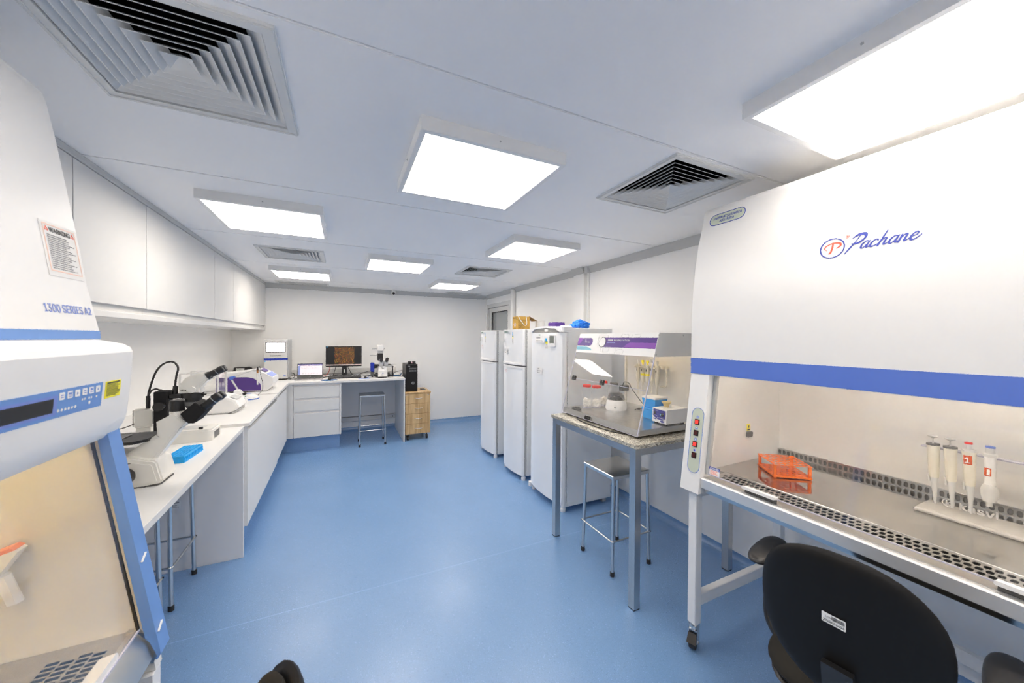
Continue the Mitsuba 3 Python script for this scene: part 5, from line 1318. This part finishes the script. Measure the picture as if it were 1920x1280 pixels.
# pH meter display and electrode stand
t = thing('ph_meter', 'small white meter with a black knobbed display panel next to the balance', 'meter')
part(t, 'housing', slab([(-.875, Z2), (-.775, Z2), (-.772, 1.02), (-.835, 1.118), (-.868, 1.122)], 3.995, .085, .006), WPAINT, 40) if False else part(t, 'housing', hull([(x, y, z) for y in (3.845, 3.925) for x, z in ((-.905, Z2), (-.790, Z2), (-.782, 1.045), (-.835, 1.125), (-.865, 1.125))]), WPAINT)
dd = np.array([.053, 0, -.080]); dd /= np.linalg.norm(dd)
Mp = frame((-.7835, 3.850, 1.0475), (0, 1, 0), tuple(-dd))
pn = part(t, 'display_panel', decal(sbox(.004, .008, .070, .088), Mp, .001), LGREY)
part(pn, 'display', decal(sbox(.012, .030, .052, .052), Mp, .003, .001), BLACK)
part(pn, 'knob', decal(Point(.055, .040).buffer(.010), Mp, .018, .001), BLACK)
part(pn, 'button', cat(decal(Point(.018, .018).buffer(.005), Mp, .002, .001), decal(Point(.034, .018).buffer(.005), Mp, .002, .001)), GREENINK)
t = thing('electrode_stand', 'swing-arm electrode holder with blue joint and round base holding a probe', 'electrode stand')
SX, SY = -.862, 4.36
part(t, 'base', lathe([(0, Z2 + .010), (.088, Z2 + .010), (.086, Z2 + .018), (.060, Z2 + .040), (.030, Z2 + .052), (0, Z2 + .055)], 36, (SX, SY, 0)), WPAINT, 40)
part(t, 'base_rim', lathe([(0, Z2), (.086, Z2), (.089, Z2 + .0095), (0, Z2 + .0095)], 36, (SX, SY, 0)), BLUE)
part(t, 'base_well', lathe([(0, Z2 + .053), (.024, Z2 + .0535), (.022, Z2 + .058), (0, Z2 + .059)], 24, (SX, SY, 0)), PERI, 40)
for s in (-1, 1):
    part(t, 'lower_arm', tube([(-.922, SY + s * .010, 1.010), (-1.004, SY + s * .010, 1.176)], .0055, 10), LGREY, 50)
    part(t, 'upper_arm', tube([(-.995, SY + s * .010, 1.192), (-.815, SY + s * .010, 1.262)], .0048, 10), LGREY, 50)
part(t, 'joint', cat(cyl((-1.001, SY - .022, 1.186), (-1.001, SY + .022, 1.186), .017, n=18), cyl((-.980, SY - .015, 1.196), (-.980, SY + .015, 1.196), .011, n=14)), BLUE, 40, label='blue arm joint')
part(t, 'clamp', box(-.825, -.765, SY - .02, SY + .02, 1.245, 1.262, .004), LGREY)
pr = thing('probe', 'thin pH electrode with black cap hanging in the electrode stand', 'probe')
part(pr, 'shaft', lathe([(0, 1.112), (.006, 1.112), (.0075, 1.125), (.0075, 1.232), (0, 1.232)], 14, (-.783, SY - .0285, 0)), CREAM, 40)
part(pr, 'amber_section', lathe([(0, 1.2322), (.0078, 1.2322), (.0078, 1.262), (0, 1.262)], 14, (-.783, SY - .0285, 0)), AMBER, 40)
part(pr, 'cap', lathe([(0, 1.2622), (.009, 1.2622), (.009, 1.274), (.0065, 1.276), (.0055, 1.294), (0, 1.294)], 14, (-.783, SY - .0285, 0)), BLACK, 40)
part(pr, 'cable', tube(smooth_path([(-.779, SY - .0285, 1.292), (-.762, SY - .03, 1.29), (-.762, SY - .01, 1.22), (-.748, SY + .01, 1.13), (-.752, SY + .03, 1.055), (-.79, SY + .05, 1.0), (-.80, SY + .10, Z2 + .004), (-.86, SY + .16, Z2 + .004)], 7), .0022, 6), BLACK, 50)

# purple instrument
t = thing('spectrometer', 'low white instrument with a broad purple side panel in the bench corner', 'instrument')
pu = [(-1.25, Z3 + .015), (-.842, Z3 + .006), (-.788, Z3 + .004), (-.728, 1.070), (-.735, 1.128), (-.802, 1.176), (-.882, 1.216), (-.951, 1.211), (-1.108, 1.190), (-1.25, 1.178)]
part(t, 'housing', along_y(Polygon(pu), 4.845, 5.22), WPAINT)
part(t, 'foot_plate', along_y(Polygon([(-1.24, Z3), (-.80, Z3), (-.785, Z3 + .0035), (-1.24, Z3 + .0035)]), 4.85, 5.21), BLACK)
part(t, 'side_panel', along_y(Polygon(smooth_path([(a, b, 0) for a, b in [(-1.245, 1.145), (-1.10, 1.146), (-.951, 1.139), (-.889, 1.108), (-.848, 1.055), (-.846, .992)]], 5)[:, :2].tolist() + [(-1.245, .992)]), 4.840, 4.8448), PURPLE, label='purple side panel')
Mt = frame((-.737, 4.87, 1.131), (0, 1, 0), (-.067, 0, .048))
part(t, 'front_panel', decal(sbox(.01, .006, .32, .075), Mt, .0015), PERI, label='periwinkle key panel')
part(t, 'lid_window', decal(sbox(.07, .098, .27, .155), Mt, .0015), PURPLE)
part(t, 'front_slot', along_y(Polygon([(-.7505, 1.045), (-.7470, 1.050), (-.7490, 1.053), (-.7525, 1.048)]), 4.92, 5.15), GREYP)
single('loose_sheet', along_z(affinity.rotate(sbox(-1.19, 5.40, -.98, 5.62), 12), Z3, Z3 + .001), PAPER, 'white sheet lying on the worktop behind the purple-sided instrument', 'paper')

# small devices at the back wall corner
t = thing('wall_controller', 'small white and black controller box on the raceway in the back left corner', 'controller')
part(t, 'case', box(-1.465, -1.26, 6.49, 6.598, 1.03, 1.135, .004), BLACK)
part(t, 'front', box(-1.438, -1.335, 6.485, 6.4898, 1.060, 1.125, .001), WPAINT)
part(t, 'indicators', cat(box(-1.43, -1.42, 6.4835, 6.4848, 1.105, 1.113), box(-1.415, -1.375, 6.4835, 6.4848, 1.107, 1.111), box(-1.43, -1.385, 6.4835, 6.4848, 1.085, 1.091)), GREENINK)
part(t, 'stand', box(-1.46, -1.27, 6.50, 6.595, Z3, 1.0295, .002), LGREY)
part(t, 'cable', tube(smooth_path([(-1.30, 6.52, 1.135), (-1.27, 6.50, 1.140), (-1.23, 6.50, 1.10), (-1.20, 6.52, 1.02), (-1.17, 6.53, Z3 + .004)], 6), .004, 6), BLACK, 50)
t = thing('socket_box', 'white double socket on the back wall raceway by the corner', 'socket')
part(t, 'plate', box(-1.505, -1.475, 6.572, 6.6045, 1.03, 1.12, .003), WPAINT)
part(t, 'socket_hole', box(-1.497, -1.483, 6.570, 6.5718, 1.06, 1.09), BLACK)

# ================================================================== back bench
t = thing('pcr_machine', 'tall grey instrument with touch screen and blue band at the back bench', 'instrument')
part(t, 'housing', cat(box(-1.012, -.730, 6.0, 6.36, Z3 + .020, 1.556, .006)), LGREY)
part(t, 'back_cover', box(-.7295, -.716, 6.03, 6.36, Z3 + .03, 1.556, .004), GREYP)
part(t, 'foot_plate', box(-.99, -.74, 6.02, 6.34, Z3, Z3 + .0195), BLACK)
part(t, 'band', cat(box(-1.013, -.729, 5.9975, 5.9998, 1.262, 1.292), box(-.7295, -.7285, 6.0, 6.03, 1.262, 1.292)), DBLUE, label='deep blue band')
sc = part(t, 'screen_bezel', box(-.990, -.752, 5.9965, 5.9995, 1.372, 1.522, .001), BLACK)
q = np.array([(-.984, 5.996, 1.379), (-.758, 5.996, 1.379), (-.758, 5.996, 1.511), (-.984, 5.996, 1.511)])
part(sc, 'screen', (q, [(0, 1, 2), (0, 2, 3)]), PAPER, emitter=emit((.62, .66, .67)))
part(sc, 'screen_print', cat(box(-.80, -.765, 5.9945, 5.9955, 1.383, 1.388)), INKL)
part(t, 'slot', box(-.938, -.804, 5.997, 5.9995, 1.322, 1.332, .001), DGREY)
part(t, 'power_light', cyl((-.997, 5.9985, 1.249), (-.997, 5.9965, 1.249), .008, n=14), CYAN, 40)
part(t, 'badge', cat(box(-.780, -.750, 5.9985, 5.9995, 1.037, 1.046), box(-.780, -.750, 5.9985, 5.9995, 1.029, 1.0365)), PERI)
part(t, 'cable', tube(smooth_path([(-.72, 6.30, 1.05), (-.68, 6.28, 1.04), (-.67, 6.22, .99), (-.72, 6.05, Z3 + .004), (-.64, 6.02, Z3 + .004), (-.62, 6.2, Z3 + .004)], 7), .0045, 6), BLACK, 50)

t = thing('laptop', 'silver laptop showing a pale pink page on the back bench', 'laptop')
part(t, 'base', hull([(x, y, z) for x, y in ((-.622, 5.805), (-.285, 5.795), (-.275, 6.02), (-.612, 6.03)) for z in (Z3, Z3 + .013)]), ALU)
part(t, 'keyboard', hull([(x, y, z) for x, y in ((-.60, 5.88), (-.305, 5.873), (-.298, 6.005), (-.592, 6.012)) for z in (Z3 + .0132, Z3 + .015)]), DGREY)
Mlp = frame((-.614, 6.036, Z3 + .013), (1, -.03, 0), (0, .16, 1))
ld_ = part(t, 'lid', decal(rrect(0, 0, .334, .213, .006), Mlp, .007), DGREY)
q = np.array([(Mlp @ np.array([u, v, .0078, 1]))[:3] for u, v in ((.010, .045), (.324, .045), (.324, .204), (.010, .204))])
part(ld_, 'screen', (q, [(0, 1, 2), (0, 2, 3)]), LAPSCR, emitter=emit((.42, .33, .37)))
part(ld_, 'title_bar', cat(decal(sbox(.010, .194, .324, .204), Mlp, .0006, .0082), decal(sbox(.028, .181, .324, .189), Mlp, .0006, .0082)), NAVY)
part(ld_, 'side_bar', decal(sbox(.010, .045, .040, .181), Mlp, .0005, .0082), PERI)
part(ld_, 'page_print', cat(lines(Mlp, .05, .31, .135, .175, 4, .12, 51, .5, .0082), decal(unary_union([sbox(.06 + .038 * i, .062, .078 + .038 * i, .066) for i in range(6)]), Mlp, .0005, .0082)), GINK)
part(ld_, 'emblem', decal(Point(.167, .024).buffer(.006), Mlp, .0006, .0072), WPAINT)
part(ld_, 'hinge', decal(sbox(.004, -.004, .33, .008), Mlp, .006, .0), LGREY)

t = thing('monitor', 'black computer monitor showing an orange fluorescent cell image', 'monitor')
part(t, 'case', box(-.2505, .2635, 6.2005, 6.235, 1.132, 1.455, .005), BLACK)
part(t, 'bezel_edge', cat(box(-.2515, .2645, 6.199, 6.2002, 1.4515, 1.4555), box(.2605, .2645, 6.199, 6.2002, 1.132, 1.4555)), LGREY)
q = np.array([(-.2475, 6.1995, 1.148), (.2595, 6.1995, 1.148), (.2595, 6.1995, 1.4505), (-.2475, 6.1995, 1.4505)])
part(t, 'screen', along_y(sbox(-.2475, 1.148, .2595, 1.4505), 6.1975, 6.1995), CELLS, label='screen with orange and yellow spots')
part(t, 'task_label', cat(box(-.243, -.222, 6.1966, 6.1974, 1.437, 1.447)), CYAN)
part(t, 'neck', box(-.022, .044, 6.236, 6.262, 1.0, 1.30, .004), BLACK)
part(t, 'neck', cat(box(-.024, .046, 6.225, 6.235, 1.0, 1.131, .002)), BLACK)
part(t, 'cable_hole', box(.001, .021, 6.2235, 6.2248, 1.035, 1.085, .0005), LGREY)
part(t, 'foot', box(-.10, .12, 6.15, 6.33, Z3, Z3 + .014, .004), BLACK)
t = thing('keyboard', 'black computer keyboard below the monitor', 'keyboard')
part(t, 'case', hull([(x, y, Z3 + z) for x in (-.205, .245) for y, z in ((5.895, 0), (5.895, .012), (6.05, 0), (6.05, .024))]), BLACK)
part(t, 'keys', cat([hull([(x + a, y + b, Z3 + .012 + (y + b - 5.895) * .077 + c) for a in (0, .018) for b in (0, .018) for c in (.0004, .007)]) for i in range(5) for x, y in [(-.198 + .0245 * k + .004 * (i % 3), 5.905 + .027 * i) for k in range(18)]]), DGREY, kind='stuff')
part(t, 'cable', tube(smooth_path([(.02, 6.05, Z3 + .015), (.0, 6.08, Z3 + .02), (-.06, 6.12, Z3 + .035), (-.14, 6.12, Z3 + .01), (-.18, 6.2, Z3 + .004), (-.17, 6.4, Z3 + .004)], 6), .003, 6), BLACK, 50)

def mouse(x, y, z, deg, label):
    t = thing('computer_mouse', label, 'mouse', 'black computer mice on the back bench')
    m = ball((0, 0, 0), .034, (.62, 1.0, .95)); v = np.array(m.vertices); v[:, 2] = np.maximum(v[:, 2], 0); m.vertices = v
    part(t, 'body', tf(m, at(x, y, z, deg)), BLACK, True)
    part(t, 'wheel', tf(cyl((-.003, -.018, .026), (.003, -.018, .026), .008, n=14), at(x, y, z, deg)), DGREY, 40)
    return t
def mouse_mat(x, y, rx, ry, m, label):
    return single('mouse_mat', along_z(affinity.scale(Point(x, y).buffer(1, quad_segs=12), rx, ry), Z3, Z3 + .004), m, label, 'mouse mat', group='mouse mats on the back bench')
mouse_mat(-.185, 5.735, .105, .085, BLUEW, 'round dark blue mouse mat between the laptop and the keyboard')
mouse(-.185, 5.745, Z3 + .0042, 5, 'black mouse on the round blue mat by the laptop')
mouse_mat(.285, 5.77, .085, .07, PERI, 'pale patterned mouse mat right of the keyboard')
mouse(.295, 5.775, Z3 + .0042, -10, 'black mouse on the pale mat right of the keyboard')

# fluorescence microscope
t = thing('fluorescence_microscope', 'white inverted microscope with a blue camera at the right end of the back bench', 'microscope')
FX, FYc = .545, 5.86
part(t, 'base', hull([(FX + a, y, z) for z, w in ((Z3 + .016, .068), (1.085, .064)) for a in (-w, w) for y in (5.78, 6.10)]), WPAINT)
part(t, 'base_foot', box(FX - .062, FX + .062, 5.785, 6.09, Z3, Z3 + .0155), BLACK)
part(t, 'front_block', hull([(FX + a, y, z) for z, w, y0 in ((1.0855, .060, 5.79), (1.155, .054, 5.82)) for a in (-w, w) for y in (y0, 6.05)]), WPAINT)
Mfm = frame((FX, 5.7785, 1.0), (1, 0, 0), (0, 0, 1))
part(t, 'emblem', decal(sbox(-.006, .042, .008, .058), Mfm, .0008), INK)
part(t, 'lettering', cat(lines(Mfm, -.030, .018, .024, .032, 2, .4, 4, .4, 0), lines(Mfm, -.032, .030, .004, .012, 2, .4, 5, .4, 0)), GINK)
part(t, 'slot', decal(affinity.rotate(rrect(-.022, -.004, .022, .004, .003), -35), frame((FX + .004, 5.803, 1.118), (1, 0, 0), (0, .35, 1)), .0015), BLACK)
part(t, 'stage', box(FX - .10, FX + .14, 5.87, 6.03, 1.1555, 1.172, .003), BLACK)
part(t, 'stage_handle', cat(box(FX + .1405, FX + .225, 5.90, 5.915, 1.1675, 1.1725), box(FX + .06, FX + .145, 5.84, 5.8695, 1.140, 1.1654)), GREYP)
part(t, 'stage_drive', cat(cyl((FX + .150, 5.855, 1.137), (FX + .150, 5.855, 1.0), .0085, n=12), cyl((FX + .150, 5.855, 1.04), (FX + .150, 5.855, 1.0), .017, n=16), cyl((FX + .150, 5.855, .9995), (FX + .150, 5.855, .985), .013, n=16), cyl((FX + .150, 5.84, 1.138), (FX + .150, 5.872, 1.138), .014, n=16)), BLACK, 40)
for s in (-1, 1):
    part(t, 'focus_knob', cat(cyl((FX + s * .069, 5.86, 1.015), (FX + s * .105, 5.86, 1.015), .033, n=24), cyl((FX + s * .1052, 5.86, 1.015), (FX + s * .12, 5.86, 1.015), .020, n=20)), BLACK, 40)
    part(t, 'binocular_tube', hull([(FX + .012 + s * .034 + a, y, z) for a in (-.026, .026) for y, z in ((5.80, 1.157), (5.80, 1.206), (5.745, 1.215), (5.735, 1.24), (5.79, 1.245), (5.86, 1.235), (5.86, 1.157))]), LGREY)
    e = part(t, 'eyepiece', cyl((FX + .012 + s * .038, 5.752, 1.236), (FX + .012 + s * .042, 5.690, 1.272), .0225, .0245, n=22), BLACK, 40)
part(t, 'head_block', box(FX - .045, FX + .055, 5.86, 6.0, 1.157, 1.25, .006), WPAINT)
part(t, 'condenser_body', cat(box(FX - .066, FX + .012, 5.90, 5.99, 1.235, 1.345, .008)), BLACK)
part(t, 'condenser_top', box(FX - .062, FX + .008, 5.895, 5.985, 1.3455, 1.380, .004), GREYP)
part(t, 'lamp_head', cat(box(FX - .072, FX + .026, 5.88, 6.05, 1.381, 1.478, .014)), WPAINT)
part(t, 'pillar', box(FX - .03, FX + .03, 6.052, 6.10, 1.0855, 1.45, .006), WPAINT)
part(t, 'lever', cyl((FX - .0725, 5.93, 1.418), (FX - .145, 5.93, 1.418), .006, n=10), GREYP, 40)
part(t, 'lever', cyl((FX - .0665, 5.92, 1.320), (FX - .180, 5.92, 1.318), .0055, n=10), GREYP, 40)
part(t, 'side_screw', cyl((FX + .0265, 5.93, 1.42), (FX + .042, 5.93, 1.42), .007, n=12), GREYP, 40)
cm = thing('microscope_camera', 'blue camera mounted on the left side of the back microscope', 'camera')
part(cm, 'body', box(FX - .168, FX - .112, 5.90, 5.97, 1.062, 1.205, .012), DBLUE, 40)
part(cm, 'lower_body', box(FX - .166, FX - .114, 5.905, 5.965, 1.002, 1.0615, .006), DGREY)
part(cm, 'lens_mount', cat(cyl((FX - .1115, 5.935, 1.145), (FX - .075, 5.935, 1.145), .030, n=22), cyl((FX - .0745, 5.935, 1.145), (FX - .0625, 5.935, 1.145), .024, n=22)), BLACK, 40)
part(cm, 'stand', cyl((FX - .14, 5.935, Z3), (FX - .14, 5.935, 1.0015), .012, n=12), BLACK, 40)

# computer tower with small gadget, phone
t = thing('computer_tower', 'black computer tower standing on the oak pedestal', 'computer')
TX0, TX1, TY0, TY1, TZ = .880, 1.055, 5.705, 6.11, .7525
part(t, 'case', box(TX0, TX1, TY0 + .012, TY1, TZ + .004, 1.180, .004), BLACK)
part(t, 'front_panel', box(TX0 + .001, TX1 - .001, TY0, TY0 + .0118, TZ + .004, 1.178, .003), BLACKM)
part(t, 'drive_bay', cat(box(TX0 + .045, TX1 - .02, TY0 - .002, TY0, 1.10, 1.125), box(TX0 + .045, TX1 - .02, TY0 - .002, TY0, 1.062, 1.09)), DGREY)
part(t, 'ports', cat([box(TX0 + .075 + .016 * i, TX0 + .085 + .016 * i, TY0 - .003, TY0 - .0021, 1.07, 1.082) for i in range(4)]), BLACK)
part(t, 'emblem', along_y(Point(TX0 + .105, .885).buffer(.022, quad_segs=10).difference(Point(TX0 + .105, .885).buffer(.0185, quad_segs=10)), TY0 - .002, TY0), GREYP)
part(t, 'emblem_letters', text('DELL', .011, frame((TX0 + .105, TY0 - .0001, .8795), (1, 0, 0), (0, 0, 1)), 0, 0, 0, True, True, .0012), GREYP)
part(t, 'brand_strip', box(TX0 + .02, TX0 + .06, TY0 - .001, TY0, 1.148, 1.154), GREYP)
part(t, 'foot', cat(*[box(x, x + .03, y, y + .03, TZ, TZ + .0038) for x in (TX0 + .01, TX1 - .04) for y in (TY0 + .02, TY1 - .05)]), RUBBER)
t = thing('headset', 'small black paired gadget with a pink light on top of the computer tower', 'gadget')
for s in (-1, 1):
    part(t, 'cup', box(.985 + s * .034 - .024, .985 + s * .034 + .024, 5.80, 5.88, 1.1805, 1.218, .009), BLACK)
part(t, 'bridge', box(.972, .998, 5.82, 5.86, 1.1805, 1.196, .003), BLACK)
part(t, 'light', box(.976, .994, 5.815, 5.8198, 1.185, 1.206, .001), PINKINK, emitter=None) if False else part(t, 'light', box(.976, .994, 5.815, 5.8198, 1.185, 1.206, .001), mat('pink_light', srgb(250, 200, 225), .4))
single('mobile_phone', box(1.135, 1.205, 5.81, 5.945, .7525, .761, .003), BLACK, 'black mobile phone lying on the oak pedestal', 'phone')

# cables along the back bench
def cable(pts, r, m, label):
    pp = smooth_path(pts, 7); pp[:, 2] = np.where(pp[:, 0] < .86, np.maximum(pp[:, 2], ZB + r + .0006), pp[:, 2])
    return single('cable', tube(pp, r, 7), m, label, 'cable', 50)
cable([(-.63, 6.10, 1.02), (-.60, 6.22, 1.03), (-.52, 6.30, 1.02), (-.40, 6.28, Z3 + .01), (-.26, 6.22, 1.0), (-.21, 6.30, 1.05), (-.20, 6.45, 1.12), (-.18, 6.56, 1.15)], .0045, REDW, 'red wire running along the back wall behind the laptop')
cable([(-.28, 6.10, Z3 + .005), (-.18, 6.22, Z3 + .012), (-.02, 6.42, Z3 + .006), (.12, 6.38, Z3 + .008), (.25, 6.30, Z3 + .005), (.40, 6.15, Z3 + .006), (.43, 6.02, 1.0)], .006, BLACK, 'black cable snaking on the worktop behind the monitor')
cable([(.05, 6.24, 1.15), (.08, 6.28, 1.08), (.13, 6.32, .995), (.22, 6.36, Z3 + .005), (.30, 6.30, 1.02), (.38, 6.18, 1.05), (.42, 6.10, 1.055)], .0045, BLACK, 'black cable arching from the monitor to the blue camera')
cable([(-.11, 6.24, 1.14), (-.125, 6.27, 1.07), (-.15, 6.3, .99), (-.20, 6.38, Z3 + .004)], .0045, BLACK, 'black monitor cable hanging down on the left of its foot')
cable([(.66, 6.0, Z3 + .006), (.72, 5.93, Z3 + .012), (.80, 5.95, Z3 + .014), (.835, 6.01, Z3 + .012), (.868, 6.13, 1.0)], .009, BLUEW, 'thick blue cable leading from the microscope to the computer tower')
cable([(.70, 6.05, Z3 + .006), (.76, 6.12, 1.02), (.86, 6.13, 1.05), (.90, 6.12, 1.06)], .0035, BLACK, 'thin black cable behind the computer tower')
cable([(.38, 5.93, 1.0), (.36, 5.90, Z3 + .03), (.34, 5.86, Z3 + .005), (.31, 5.86, Z3 + .004), (.33, 5.90, Z3 + .004)], .004, BLUEW, 'short blue cable curled under the blue camera')
